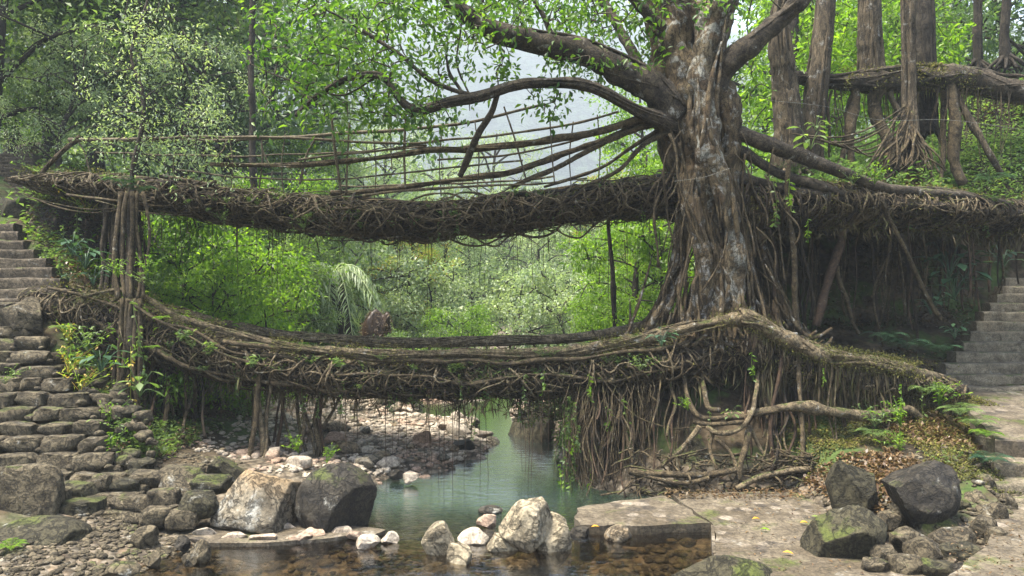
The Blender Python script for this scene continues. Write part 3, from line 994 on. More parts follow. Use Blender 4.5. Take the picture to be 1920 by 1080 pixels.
mb = MB()
bx_, by_ = np.linspace(4.2, 19, 100), np.linspace(15.0, 24, 64)
mb.add(*gridsheet(bx_, by_, bank_top))
_sh = lambda V_: V_ + np.stack([0 * V_[..., 0], np.interp(V_[..., 0], [8.5, 11.5], [0, 3.4]), 0 * V_[..., 0]], -1)
mb.V[0] = _sh(mb.V[0])
V, F = gridsheet(bx_, by_, lambda x, y: 4.75 + .15 * fbm(np.stack([x, y, 0 * x], -1), 43, 1, 3))
mb.add(_sh(V), F[:, ::-1])
for xs_, ys_ in ((bx_, np.full_like(bx_, 15.0)), (np.full_like(by_, 4.2), by_)):
    T_ = np.stack([xs_, ys_, bank_top(xs_, ys_)], -1)
    B_ = np.stack([xs_, ys_, 4.75 + .15 * fbm(np.stack([xs_, ys_, 0 * xs_], -1), 43, 1, 3)], -1)
    n = len(xs_)
    j = np.arange(n - 1)
    mb.add(_sh(np.vstack([T_, B_])), np.stack([j, j + n, j + n + 1, j + 1], -1))
g = part('terrain', mb, M['soil'])
tag(g, 'overhanging soil bank above the dark hollow on the right', 'bank', kind='structure')
# the earth bluff under the left end of the upper bridge
mb = MB()
V, F = rockv(3001, (1.5, 1.5, 1.35), 5, 6, .16)
mb.add(V + np.array([-10.0, 17.4, 4.3]), F)
g = part('terrain', mb, M['soil'])
tag(g, 'soil bluff below the left end of the upper root bridge', 'bank', kind='structure')

# ------------------------------------------------------------------ fibrous bundles, fringes
def dpx(path):
    """[(u,v,D), ...] -> points"""
    return np.array([px(*p) for p in path])


def bundle(mb, P, wid, thk, count, r0, r1, seed, k=5, seg=70, mats=(0,), wander=.35, span=(.25, 1.0)):
    """many roots following path P inside an oval of half sizes wid (sideways) and thk (vertical)"""
    r = np.random.default_rng(seed)
    S = smooth(P, 200)
    T = nrm(np.gradient(S, axis=0))
    side = nrm(np.cross(T, [0, 0, 1.0]))
    upv = np.cross(side, T)
    w = np.broadcast_to(wid, (200,)) if np.ndim(wid) == 0 else np.interp(np.linspace(0, 1, 200), np.linspace(0, 1, len(wid)), wid)
    h = np.broadcast_to(thk, (200,)) if np.ndim(thk) == 0 else np.interp(np.linspace(0, 1, 200), np.linspace(0, 1, len(thk)), thk)
    for i in range(count):
        L = r.uniform(*span)
        a = r.uniform(-.05, 1.02 - L * .9)
        b = min(1, a + L)
        a = max(0, a)
        n = max(8, int(seg * (b - a)))
        t = np.linspace(a, b, n)
        q = t * 199
        ii = np.clip(q.astype(int), 0, 198)
        f = (q - ii)[:, None]
        lerp = lambda A: A[ii] * (1 - f) + A[ii + 1] * f
        th = r.uniform(0, 6.28)
        rad = r.uniform(.75, 1.0) if r.random() < .8 else r.uniform(.2, .8)
        thv = th + wander * 2 * np.sin(t * r.uniform(4, 14) + r.uniform(0, 6)) + wander * np.sin(t * r.uniform(15, 40) + r.uniform(0, 6))
        rv = rad * (1 + .12 * np.sin(t * r.uniform(20, 60) + r.uniform(0, 6)))
        W, H = lerp(w[:, None])[:, 0], lerp(h[:, None])[:, 0]
        C = lerp(S) + lerp(side) * (np.cos(thv) * W * rv)[:, None] + lerp(upv) * (np.sin(thv) * H * rv)[:, None]
        rr = r0 + (r1 - r0) * r.random() ** 2.5
        taper = np.clip(np.minimum((t - a) * 12, (b - t) * 12), .25, 1)
        mb.tube(C, rr * taper * (1 + .15 * np.sin(t * 50 + i)), k, m=int(mats[r.integers(len(mats))]), lump=.18, seed=seed + i, lf=5)


def core(mb, P, wid, thk, seed, m=0, seg=90, k=18, amp=.16):
    S = smooth(P, seg)
    T = nrm(np.gradient(S, axis=0))
    side = nrm(np.cross(T, [0, 0, 1.0]))
    upv = np.cross(side, T)
    w = np.interp(np.linspace(0, 1, seg), np.linspace(0, 1, len(wid)), wid)
    h = np.interp(np.linspace(0, 1, seg), np.linspace(0, 1, len(thk)), thk)
    th = np.linspace(0, 2 * np.pi, k, endpoint=False)
    V = S[:, None] + side[:, None] * (np.cos(th)[None] * w[:, None])[..., None] + upv[:, None] * (np.sin(th)[None] * h[:, None])[..., None]
    nz = fbm(V, seed, 2.2, 4)
    V = S[:, None] + (V - S[:, None]) * (1 + amp * 2 * nz)[..., None]
    V = V.reshape(-1, 3)
    i = (np.arange(seg - 1)[:, None] * k)
    j = np.arange(k)[None]
    j2 = (j + 1) % k
    mb.add(V, np.stack([i + j, i + j2, i + k + j2, i + k + j], -1).reshape(-1, 4), m)
    mb.add(V[:k], [list(range(k))], m)
    mb.add(V[-k:], [list(range(k))], m)


def fringe(mb, P, wid, dz, count, l0, l1, seed, m=0, w=.06, sway=.25):
    """hair-thin rootlets hanging from a path"""
    r = np.random.default_rng(seed)
    S = smooth(P, 400)
    i = r.integers(0, 400, count)
    B = S[i] + np.stack([r.normal(0, .05, count), r.uniform(-wid, wid, count), r.uniform(-dz, dz * .6, count)], -1)
    L = l0 + (l1 - l0) * r.random(count) ** 3
    pz = sn(B, seed, 2.6)
    kk = pz > -.35
    B, L = B[kk], (L * (.7 + .8 * np.clip(pz, 0, 1)))[kk]
    count = len(B)
    D = np.stack([r.normal(0, sway, count), r.normal(0, sway, count), -np.ones(count)], -1)
    mb.leaves(B, D, L, W=w, m=m, seed=seed, simple=True, fold=.05)


def tufts(mb, P, wid, hgt, count, l0, l1, seed, m=0, W=.35, up=.0):
    r = np.random.default_rng(seed)
    S = smooth(P, 400)
    i = r.integers(0, 400, count)
    th = r.uniform(0, 6.28, count)
    o = np.stack([0 * th, np.cos(th) * wid, np.sin(th) * hgt], -1)
    B = S[i] + o * r.uniform(.85, 1.1, count)[:, None] + r.normal(0, .03, (count, 3))
    kk = sn(B, seed, 1.8) + .5 * sn(B, seed + 1, 5) > .05
    B, o = B[kk], o[kk]
    count = len(B)
    D = nrm(o + 1e-3) * .6 + r.normal(0, .6, (count, 3)) + [0, 0, up]
    mb.leaves(B, D, r.uniform(l0, l1, count), W=W, m=m, seed=seed, simple=True, fold=.15)


def rootpath(a, b, seed, sway=.06, n=14, sag=0.0):
    r = np.random.default_rng(seed)
    t = np.linspace(0, 1, n)[:, None]
    P = a + (b - a) * t
    L = np.linalg.norm(b - a)
    for k in range(1, 4):
        P = P + r.normal(0, sway * L / k, 3) * np.sin(t * math.pi * k) * np.array([1, .6, .15])
    P[:, 2] -= sag * np.sin(t[:, 0] * math.pi)
    return P


def wraps(mb, P, wid, hgt, count, seed, mats=(0, 1, 2), r0=.006, r1=.022, out=1.10):
    """short roots crossing and knotting over the near face of a deck"""
    r = np.random.default_rng(seed)
    S = smooth(P, 400)
    w = np.interp(np.linspace(0, 1, 400), np.linspace(0, 1, len(hgt)), hgt)
    for k in range(count):
        i0 = int(r.integers(0, 380))
        i1 = int(np.clip(i0 + r.integers(-38, 38), 0, 399))
        t = np.linspace(0, 1, 16)
        ii = (i0 + (i1 - i0) * t).astype(int)
        a0, a1 = r.uniform(-2.6, 1.6), r.uniform(-2.6, 1.6)
        th = a0 + (a1 - a0) * t + .35 * np.sin(t * r.uniform(4, 10) + r.uniform(0, 6))
        off = r.uniform(.98, out) + (out - 1.08) * np.sin(t * 3.1) ** 2
        C = S[ii] + np.stack([.06 * np.sin(t * 9 + k), -np.cos(th) * wid * off, np.sin(th) * w[ii] * off], -1)
        mb.tube(C, r.uniform(r0, r1) * np.clip(np.minimum(t, 1 - t) * 7 + .2, 0, 1), 5, m=int(mats[r.integers(len(mats))]), lump=.25, seed=k, lf=6)


# ------------------------------------------------------------------ LOWER root bridge
lowC = dpx([(95, 565, 14.8), (190, 590, 14.5), (300, 632, 14.3), (420, 668, 14.2), (550, 690, 14.1), (700, 703, 14.1), (850, 706, 14.1), (1000, 702, 14.1), (1150, 690, 14.1), (1270, 672, 14.1), (1400, 655, 14.2)])
lb = thing('root_bridge', 'lower living root bridge of matted mossy roots over the stream', 'bridge', px(760, 720, 14.1))
mb = MB()
core(mb, lowC + [0, 0, -.02], [.5, .62, .62, .6, .6, .6, .6, .62, .7], [.20, .36, .33, .27, .26, .26, .27, .32, .5], 3, 0, amp=.2)
part('root_core', mb, M['root_dark'], lb)
mb = MB()
bundle(mb, lowC, .72, [.26, .42, .40, .33, .31, .31, .33, .38, .5], 170, .010, .055, 31, mats=(0, 0, 1, 1, 2), wander=.65)
bundle(mb, lowC + [0, 0, -.06], .74, .36, 150, .006, .016, 32, k=4, mats=(0, 1, 2, 0), wander=.7, span=(.08, .35))
bundle(mb, lowC, .74, [.26, .42, .38, .36, .34, .36, .5], 18, .05, .085, 178, k=8, mats=(0, 1, 2), wander=.9, span=(.12, .5))
wraps(mb, lowC, .76, [.28, .44, .42, .36, .34, .34, .36, .4, .5], 480, 71)
wraps(mb, lowC, .76, [.28, .44, .42, .36, .34, .34, .36, .4, .5], 260, 76, mats=(0, 0, 2), out=1.22)
part('woven_root', mb, [M['root'], M['root_dark'], M['root_pale']], lb)
mb = MB()
nearR = dpx([(150, 556, 13.8), (240, 545, 13.7), (330, 592, 13.5), (430, 622, 13.45), (550, 650, 13.4), (700, 662, 13.4), (900, 664, 13.4), (1050, 659, 13.4), (1150, 645, 13.4), (1250, 624, 13.4), (1330, 606, 13.3), (1392, 594, 13.2)])
S = smooth(nearR, 150)
mb.tube(S, np.interp(np.linspace(0, 1, 150), [0, .3, .7, .85, 1], [.03, .055, .07, .095, .11]), 12, lump=.45, seed=5, lf=4)
RN = np.interp(np.linspace(0, 1, 150), [0, .3, .7, .85, 1], [.03, .055, .075, .10, .12])
for k in range(30):
    r = np.random.default_rng(50 + k)
    t = np.linspace(0, 1, 150)
    a = t * r.uniform(-14, 18) + r.uniform(0, 6) + .5 * np.sin(t * r.uniform(9, 40))
    o = np.stack([0 * a, np.cos(a), np.sin(a)], -1) * (RN * r.uniform(.85, 1.2))[:, None]
    i0, i1 = int(r.integers(0, 70)), int(r.integers(90, 150))
    mb.tube((S + o)[i0:i1], (r.uniform(.008, .026) * (.65 + .35 * np.sin(t * 14 + k)))[i0:i1], 5, lump=.25, seed=k, lf=6)
part('near_handrail', mb, M['root_pale'], lb, 'thick pale near handrail root')
mb = MB()
farR = dpx([(95, 534, 15.0), (190, 552, 14.9), (270, 575, 14.9), (340, 585, 14.9), (400, 604, 14.9), (520, 627, 14.9), (640, 636, 14.9), (750, 642, 14.9), (900, 640, 14.9), (1050, 635, 14.9), (1150, 624, 14.8), (1250, 600, 14.6), (1300, 590, 14.5)])
S = smooth(farR, 150)
mb.tube(S, np.interp(np.linspace(0, 1, 150), [0, .3, .7, 1], [.05, .08, .08, .10]), 9, lump=.25, seed=6, lf=3)
for k in range(4):
    r = np.random.default_rng(70 + k)
    t = np.linspace(0, 1, 150)
    a = t * r.uniform(15, 40) + r.uniform(0, 6)
    mb.tube(S + np.stack([0 * a, np.cos(a) * .075, np.sin(a) * .075], -1), .018, 5, lump=.2, seed=k)
for k in range(20):
    r = np.random.default_rng(90 + k)
    t = np.linspace(0, 1, 150)
    a = t * r.uniform(-16, 20) + r.uniform(0, 6) + .5 * np.sin(t * r.uniform(9, 40))
    i0, i1 = int(r.integers(0, 70)), int(r.integers(90, 150))
    mb.tube((S + np.stack([0 * a, np.cos(a) * .085, np.sin(a) * .085], -1) * r.uniform(.9, 1.25))[i0:i1], r.uniform(.008, .02), 5, lump=.25, seed=k, lf=6)
part('far_handrail', mb, M['root_pale'], lb, 'slimmer far handrail root')
# the thin cable root that leaves the left steps, and deck edge roots
mb = MB()
for path, rr in [([(92, 535, 13.9), (150, 548, 13.8), (190, 565, 13.7), (240, 585, 13.5)], .045), ([(300, 600, 13.3), (400, 655, 13.2), (480, 685, 13.2), (530, 690, 13.3)], .03),
                 ([(240, 560, 13.4), (300, 600, 13.3), (360, 622, 13.3), (440, 660, 13.3), (520, 672, 13.4), (640, 668, 13.4)], .04),
                 ([(420, 640, 13.4), (520, 655, 13.4), (700, 672, 13.4), (900, 678, 13.3), (1100, 670, 13.3), (1250, 655, 13.3)], .05),
                 ([(700, 655, 13.6), (850, 657, 13.7), (950, 655, 13.7)], .03),
                 ([(620, 700, 13.3), (760, 702, 13.2), (880, 718, 13.2), (1000, 700, 13.2), (1130, 716, 13.2), (1280, 690, 13.2)], .035),
                 ([(140, 575, 13.8), (260, 640, 13.4), (380, 690, 13.35), (500, 716, 13.35), (640, 735, 13.4)], .05)]:
    S = smooth(dpx(path), 60)
    S = S + .05 * np.stack([0 * S[:, 0], sn(S, 3, 2.2), sn(S, 8, 2.2)], -1)
    mb.tube(S, rr * .75 * (1 + .25 * np.sin(np.linspace(0, 20, 60))), 7, lump=.25, seed=int(rr * 1000), lf=4)
part('edge_root', mb, M['root'], lb)
# ties between rails
S1, S2 = smooth(nearR, 100), smooth(farR, 100)
for k, t in enumerate(np.linspace(25, 92, 24)):
    mb = MB()
    a, b = S2[int(t)], S2[int(t)] + np.array([rng.uniform(-.1, .1), rng.uniform(-.2, 0), -.28])
    mb.tube(rootpath(a + [0, 0, .04], b, k, .12, 8), .022, 5, lump=.2)
    part('rail_tie', mb, M['root'], lb)
mb = MB()
fringe(mb, lowC + [0, -.1, -.12], .72, .38, 15000, .04, .34, 41, sway=.55, w=.09)
fringe(mb, lowC[3:] + [0, -.05, -.33], .7, .1, 900, .2, .75, 42, sway=.08, w=.03)
part('root_fringe', mb, M['leaf_root'], lb, kind='stuff')
mb = MB()
tufts(mb, lowC + [0, 0, .02], .76, .40, 24000, .025, .08, 43)
tufts(mb, nearR, .11, .13, 13000, .015, .05, 44)
tufts(mb, farR, .08, .08, 1500, .015, .045, 45)
part('moss', mb, M['leaf_moss'], lb, kind='stuff')
# thin branching twigs hanging below the deck
mb = MB()
r = np.random.default_rng(88)
for k in range(110):
    u = r.uniform(480, 1350)
    a = px(u, np.interp(u, [480, 700, 1350], [715, 735, 735]) - 20, r.uniform(13.4, 14.6))
    b = a + np.array([r.normal(0, .55), r.normal(0, .1), -r.uniform(.15, .6)])
    mb.tube(rootpath(a, b, k, .2, 12), np.linspace(.014, .004, 12), 4)
part('twig', mb, M['root_dark'], lb)


def roots(parent, specs, mat, name='hanging_root', seed=0, sway=.04, k=6):
    for i, (u0, v0, D0, u1, v1, D1, r0, r1) in enumerate(specs):
        mb = MB()
        S = rootpath(px(u0, v0, D0), px(u1, v1, D1), seed + i, sway, 22)
        mb.tube(S, np.linspace(r0, r1, 22), k, lump=.2, seed=seed + i, lf=5)
        part(name, mb, M[mat[i % len(mat)]] if isinstance(mat, (list, tuple)) else M[mat], parent)


# prop roots at the left (under the lower deck)
sp = [(492, 690, 13.4, 470, 880, 13.2, .05, .05), (485, 690, 13.5, 490, 880, 13.3, .045, .055), (500, 700, 13.9, 505, 878, 13.7, .03, .03), (540, 715, 13.8, 520, 870, 13.6, .03, .035), (555, 715, 14, 580, 872, 13.8, .035, .03),
      (560, 715, 13.6, 560, 875, 13.7, .03, .04), (605, 725, 13.9, 592, 868, 13.7, .05, .045), (600, 728, 13.7, 605, 868, 13.7, .03, .035), (640, 735, 14, 598, 810, 13.8, .03, .03), (575, 715, 13.8, 590, 860, 13.7, .028, .03),
      (520, 700, 13.8, 545, 860, 13.6, .02, .03), (530, 700, 14.1, 512, 830, 13.9, .02, .025), (478, 700, 13.8, 468, 865, 13.5, .03, .035), (508, 700, 13.5, 494, 870, 13.2, .03, .035), (620, 730, 13.8, 575, 830, 13.8, .018, .018)]
roots(lb, sp, ['root', 'root_pale', 'root', 'root_red'], 'prop_root', 300, .035)
r = np.random.default_rng(5)
sp = []
for k in range(26):
    u = r.uniform(190, 385)
    v0 = np.interp(u, [190, 390], [600, 690])
    sp.append((u, v0, r.uniform(13.6, 15), u + r.normal(0, 14), r.uniform(800, 875), r.uniform(13.0, 14.4), r.uniform(.015, .05), r.uniform(.02, .05)))
roots(lb, sp, ['root', 'root_dark', 'root_red', 'root'], 'prop_root', 340, .03)
# thin threads reaching to the water
sp = []
for k in range(34):
    u = r.uniform(640, 1080)
    sp.append((u, 730, r.uniform(13, 14.6), u + r.normal(0, 4), r.uniform(820, 985), r.uniform(12.6, 13.6), .006, .003))
roots(lb, sp, 'root_red', 'hanging_root', 400, .01, 4)

# ------------------------------------------------------------------ UPPER root bridge
upC = dpx([(66, 345, 17.3), (104, 350, 16.7), (150, 352, 16.0), (230, 358, 15.6), (330, 370, 15.3), (450, 386, 15.1), (600, 404, 15), (740, 412, 15), (880, 407, 15), (1000, 394, 14.9), (1120, 378, 14.8), (1230, 364, 14.7), (1330, 365, 14.6)])
ub = thing('root_bridge', 'upper living root bridge with bamboo rails high above the stream', 'bridge', px(700, 420, 15))
mb = MB()
core(mb, upC, [.15, .5, .6, .6, .6, .6, .6, .6, .7], [.05, .12, .15, .18, .21, .19, .2, .27, .5], 13, 0, amp=.22)
part('root_core', mb, M['root_dark'], ub)
mb = MB()
bundle(mb, upC, [.3, .66, .72, .72, .72, .72, .74, .8], [.08, .20, .22, .32, .27, .38, .30, .36, .30, .44], 170, .011, .06, 131, mats=(0, 0, 1, 1, 2), wander=.6)
bundle(mb, upC + [0, 0, .02], .76, .34, 190, .005, .015, 132, k=4, mats=(0, 1, 2), wander=.8, span=(.06, .3))
bundle(mb, upC, .74, [.1, .22, .30, .34, .33, .34, .46], 20, .05, .085, 177, k=8, mats=(0, 1), wander=.9, span=(.12, .5))
wraps(mb, upC, .74, [.08, .22, .26, .30, .34, .32, .33, .44], 560, 72)
wraps(mb, upC, .74, [.08, .22, .26, .30, .34, .32, .33, .44], 330, 75, mats=(0, 0, 2), out=1.32)
part('woven_root', mb, [M['root'], M['root_dark'], M['root_pale']], ub)
mb = MB()
fringe(mb, upC[2:] + [0, -.05, -.05], .76, .38, 13000, .04, .3, 141, sway=.8, w=.08)
fringe(mb, upC[2:] + [0, -.05, -.3], .7, .1, 350, .2, .7, 142, sway=.06, w=.03)
part('root_fringe', mb, M['leaf_root'], ub, kind='stuff')
mb = MB()
tufts(mb, upC + [0, 0, .02], .76, .34, 18000, .025, .08, 143)
part('moss', mb, M['leaf_moss'], ub, kind='stuff')
# loops and loose ropes hanging below
mb = MB()
r = np.random.default_rng(123)
for k in range(34):
    u = r.uniform(180, 1200)
    w = r.uniform(50, 170)
    y0 = np.interp(u, [180, 600, 1200], [375, 422, 400])
    a, b = px(u - w, y0 - r.uniform(10, 45), 14.5 + r.uniform(-.25, .5)), px(u + w, y0 - r.uniform(10, 45), 14.5 + r.uniform(-.25, .5))
    mb.tube(rootpath(a, b, 950 + k, .03, 30, sag=r.uniform(.12, .42)), r.uniform(.008, .035), 6, lump=.25, seed=k)
for k, (u, v, w) in enumerate([(620, 425, 60), (700, 438, 50), (800, 440, 70), (905, 430, 60), (930, 445, 50), (900, 445, 80), (1000, 430, 60), (1080, 430, 50)]):
    a, b = px(u - w, v - 15, 14.6), px(u + w, v - 20, 14.6)
    S = rootpath(a, b, 900 + k, .05, 24, sag=.35)
    mb.tube(S, .018 + .012 * (k % 3 == 0), 6, lump=.2)
part('root_loop', mb, M['root'], ub, kind='stuff')
RAILS = [
    ([(130, 262, 15.6), (400, 262, 15.6), (560, 256, 15.6), (700, 248, 15.6), (800, 240, 15.6), (920, 220, 15.6), (1022, 195, 15.6)], .042, .03, 'bamboo', 'top bamboo rail'),
    ([(250, 262, 14.3), (400, 258, 14.3), (560, 259, 14.3), (700, 268, 14.3), (800, 266, 14.3), (900, 258, 14.3), (1050, 238, 14.3), (1160, 210, 14.2)], .028, .022, 'bamboo', None),
    ([(395, 310, 14.3), (520, 310, 14.3), (640, 303, 14.3), (760, 286, 14.3), (900, 278, 14.2), (1040, 262, 14.1), (1150, 240, 14), (1265, 196, 13.9)], .036, .075, 'root', 'thick handrail root'),
    ([(620, 362, 14.8), (700, 358, 14.8), (860, 336, 14.6), (960, 322, 14.4), (1060, 287, 14.3), (1150, 256, 14.2), (1240, 215, 14)], .05, .06, 'root', None),
    ([(960, 352, 14.3), (1050, 310, 14.2), (1150, 262, 14.1), (1250, 222, 14)], .04, .05, 'root', None),
    ([(1020, 350, 14.6), (1120, 320, 14.5), (1180, 280, 14.4), (1250, 235, 14.2)], .03, .04, 'root', None),
    ([(1090, 350, 14.2), (1160, 320, 14.1), (1210, 270, 14), (1275, 240, 13.9)], .03, .045, 'root', None),
    ([(680, 368, 14.2), (760, 358, 14.2), (850, 350, 14.2), (1000, 346, 14.2), (1100, 335, 14.2)], .03, .02, 'root_pale', 'pale deck edge pole'),
    ([(640, 348, 15.6), (800, 345, 15.6), (960, 340, 15.5), (1040, 330, 15.4)], .02, .02, 'bamboo', None),
    ([(300, 330, 14.6), (380, 345, 14.6), (470, 362, 14.5), (560, 372, 14.4)], .05, .03, 'root', None),
    ([(150, 258, 15.6), (110, 290, 15.6), (68, 335, 15.8)], .04, .05, 'root', 'slanting end post'),
    ([(180, 286, 15.6), (300, 290, 15.6), (460, 292, 15.6), (640, 286, 15.6), (800, 275, 15.6)], .018, .016, 'bamboo', None),
    ([(330, 318, 14.4), (480, 334, 14.4), (640, 335, 14.4), (820, 318, 14.3), (980, 300, 14.2)], .016, .02, 'bamboo', None),
    ([(820, 300, 14.4), (940, 292, 14.3), (1060, 268, 14.2), (1180, 228, 14.0)], .018, .022, 'root', None),
    ([(560, 300, 14.3), (620, 292, 14.3), (760, 276, 14.3), (800, 274, 14.3)], .02, .02, 'bamboo', None),
]
for i, (p, r0, r1, m, lab) in enumerate(RAILS):
    mb = MB()
    S = smooth(dpx(p), 70)
    S = S + .02 * np.stack([0 * S[:, 0], sn(S, i, 1.4), sn(S, i + 40, 1.4)], -1)
    rr = np.linspace(r0, r1, 70)
    if m == 'bamboo':
        rr = rr * (1 + .12 * (np.arange(70) % 7 == 0))
    mb.tube(S, rr, 8, lump=.12 if m == 'bamboo' else .25, seed=i, lf=4)
    if m == 'root' and r1 > .04:
        t = np.linspace(0, 1, 70)
        for q in range(3):
            a = t * (9 + 4 * q) + q * 2
            mb.tube(S + np.stack([0 * a, np.cos(a) * rr, np.sin(a) * rr], -1), .014, 5, lump=.2)
    part('rail', mb, M[m], ub, lab)
for i, (p, rr) in enumerate([([(490, 258, 14.3), (492, 300, 14.3), (486, 352, 14.4)], .018), ([(590, 262, 14.3), (575, 290, 14.3), (562, 345, 14.4)], .025), ([(622, 222, 14.2), (628, 280, 14.2), (640, 362, 14.3)], .03),
                             ([(655, 232, 14.3), (652, 290, 14.3), (649, 364, 14.3)], .02), ([(762, 205, 14.3), (758, 280, 14.3), (760, 356, 14.3)], .022), ([(945, 200, 14.3), (965, 260, 14.3), (988, 342, 14.3)], .018),
                             ([(430, 255, 14.3), (436, 305, 14.3), (433, 356, 14.35)], .012), ([(535, 252, 14.3), (528, 307, 14.3), (531, 362, 14.35)], .012), ([(700, 255, 14.3), (705, 313, 14.3), (702, 372, 14.35)], .012), ([(830, 235, 14.3), (824, 301, 14.3), (827, 368, 14.35)], .012), ([(890, 225, 14.3), (898, 295, 14.3), (894, 365, 14.35)], .012), ([(1075, 228, 14.3), (1068, 290, 14.3), (1071, 352, 14.35)], .012), ([(1120, 215, 14.3), (1125, 280, 14.3), (1122, 345, 14.35)], .012), ([(330, 258, 14.3), (325, 301, 14.3), (327, 345, 14.35)], .012), 
                             ([(145, 262, 15.6), (160, 290, 15.6), (172, 340, 15.6)], .02), ([(730, 200, 15), (732, 260, 15), (735, 320, 15)], .012), ([(1030, 205, 14), (1035, 290, 14), (1040, 345, 14)], .012),
                             ([(490, 275, 15.5), (500, 300, 15.5), (510, 312, 15.5)], .016), ([(400, 300, 15), (420, 280, 15), (425, 262, 15)], .02)]):
    mb = MB()
    mb.tube(smooth(dpx(p), 20), rr, 6, lump=.15, seed=i)
    part('rail_post', mb, M['bamboo'], ub)
sp = []
for k in range(34):
    u = r.uniform(160, 1250)
    sp.append((u, 410, 14.6, u + r.normal(0, 3), r.uniform(470, 640), 14.6, .006, .003))
roots(ub, sp, 'root_red', 'hanging_root', 500, .01, 4)
sp = []
for k in range(16):
    u = r.uniform(186, 262)
    sp.append((u, r.uniform(355, 400), r.uniform(14.8, 15.4), u + r.normal(0, 8), r.uniform(540, 600), r.uniform(14.4, 15), r.uniform(.02, .06), r.uniform(.02, .05)))
roots(ub, sp, ['root', 'root_dark', 'bark_limb'], 'prop_root', 530, .03)

# ------------------------------------------------------------------ right spans of both bridges
rb = thing('root_bridge', 'right arm of the upper root bridge running above the dark hollow', 'bridge', px(1650, 400, 14.8))
upR = dpx([(1370, 385, 14.6), (1450, 392, 14.7), (1540, 386, 14.8), (1640, 388, 14.9), (1740, 396, 15.1), (1840, 405, 15.4), (1960, 412, 15.8)])
mb = MB()
core(mb, upR + [0, .25, 0], [.7, .8, .8, .8, .8], [.42, .38, .3, .25, .22], 23, 0, amp=.2)
part('root_core', mb, M['root_dark'], rb)
mb = MB()
bundle(mb, upR, [.7, .8, .8, .8], [.5, .42, .36, .3], 170, .01, .035, 231, mats=(0, 0, 1, 1, 2), wander=.4)
bundle(mb, upR + [0, 0, .02], .8, .42, 130, .005, .014, 232, k=4, mats=(0, 1, 2), wander=.8, span=(.1, .3))
bundle(mb, upR, .82, [.5, .42, .36, .3], 12, .05, .08, 179, k=8, mats=(0, 1), wander=.8, span=(.15, .5))
wraps(mb, upR, .84, [.5, .42, .36, .32], 260, 73)
part('woven_root', mb, [M['root'], M['root_dark'], M['root_pale']], rb)
mb = MB()
for path, r0, r1 in [([(1385, 245, 13.9), (1440, 268, 13.9), (1500, 290, 14), (1570, 318, 14), (1640, 345, 14.1), (1720, 362, 14.3), (1800, 368, 14.5), (1870, 385, 14.8), (1940, 400, 15)], .15, .06),
                     ([(1380, 275, 13.9), (1450, 320, 14), (1530, 345, 14), (1620, 372, 14.1), (1760, 388, 14.3), (1930, 402, 14.8)], .10, .05),
                     ([(1380, 330, 14), (1480, 355, 14), (1600, 372, 14.1), (1700, 378, 14.2), (1860, 396, 14.6)], .09, .05),
                     ([(1700, 355, 14.4), (1790, 360, 14.5), (1850, 372, 14.7), (1930, 392, 15)], .05, .04)]:
    S = smooth(dpx(path), 70)
    S = S + .03 * np.stack([0 * S[:, 0], sn(S, 4, 1.2), sn(S, 9, 1.2)], -1)
    mb.tube(S, np.linspace(r0, r1, 70), 10, lump=.22, seed=3, lf=3)
part('edge_root', mb, M['bark_limb'], rb)
mb = MB()
fringe(mb, upR + [0, -.05, -.2], .8, .38, 12000, .04, .28, 241, sway=.6, w=.09)
part('root_fringe', mb, M['leaf_root'], rb, kind='stuff')
mb = MB()
tufts(mb, upR + [0, 0, .02], .82, .44, 13000, .03, .08, 243)
part('moss', mb, M['leaf_moss'], rb, kind='stuff')
sp = [(1650, 370, 14.0, 1765, 600, 14.8, .05, .045), (1690, 440, 14.4, 1720, 640, 15.2, .045, .03), (1580, 420, 14.6, 1530, 610, 14.2, .10, .08), (1570, 500, 14.5, 1610, 625, 15, .05, .04),
      (1665, 410, 14.7, 1655, 650, 15.2, .025, .02), (1620, 400, 15, 1640, 640, 15.4, .03, .03), (1705, 400, 14.3, 1712, 620, 14.7, .012, .012), (1785, 420, 15, 1790, 470, 15.3, .02, .01),
      (1480, 300, 13.8, 1495, 620, 14.0, .05, .06), (1500, 420, 14.3, 1520, 600, 14.4, .03, .03), (1440, 420, 14.2, 1452, 560, 14.2, .03, .04)]
r = np.random.default_rng(6)
for k in range(70):
    u = r.uniform(1400, 1900)
    D = r.uniform(14.6, 18)
    sp.append((u, 415, D, u + r.normal(0, 12), np.interp(u, [1400, 1900], [640, 540]) + r.uniform(-20, 30), D + r.uniform(-.3, .5), r.uniform(.008, .035), r.uniform(.006, .03)))
roots(rb, sp, ['root', 'root_dark', 'root_red', 'root'], 'hanging_root', 600, .03, 5)

rl = thing('root_bridge', 'right arm of the lower root bridge sloping down to the landing', 'bridge', px(1550, 690, 13.3))
mb = MB()
P1 = dpx([(1388, 594, 13.15), (1420, 606, 13.1), (1470, 635, 13.1), (1540, 664, 13.1), (1600, 676, 13.2), (1660, 685, 13.3), (1720, 700, 13.5), (1760, 710, 13.8), (1795, 722, 14.0)])
S = smooth(P1, 90)
mb.tube(S, np.interp(np.linspace(0, 1, 90), [0, .2, .5, .8, 1], [.10, .115, .10, .08, .04]), 14, lump=.4, seed=9, lf=5)
for k in range(34):
    r = np.random.default_rng(150 + k)
    t = np.linspace(0, 1, 90)
    a = t * r.uniform(-7, 9) + r.uniform(0, 6) + .5 * np.sin(t * r.uniform(5, 20) + k)
    R0 = np.interp(t, [0, .5, 1], [.12, .115, .05]) * r.uniform(.85, 1.15)
    mb.tube(S + np.stack([0 * a, np.cos(a) * R0, np.sin(a) * R0], -1), r.uniform(.010, .045) * (.6 + .4 * np.sin(t * 9 + k)), 6, lump=.3, seed=k, lf=6)
part('edge_root', mb, M['root_pale'], rl)
mb = MB()
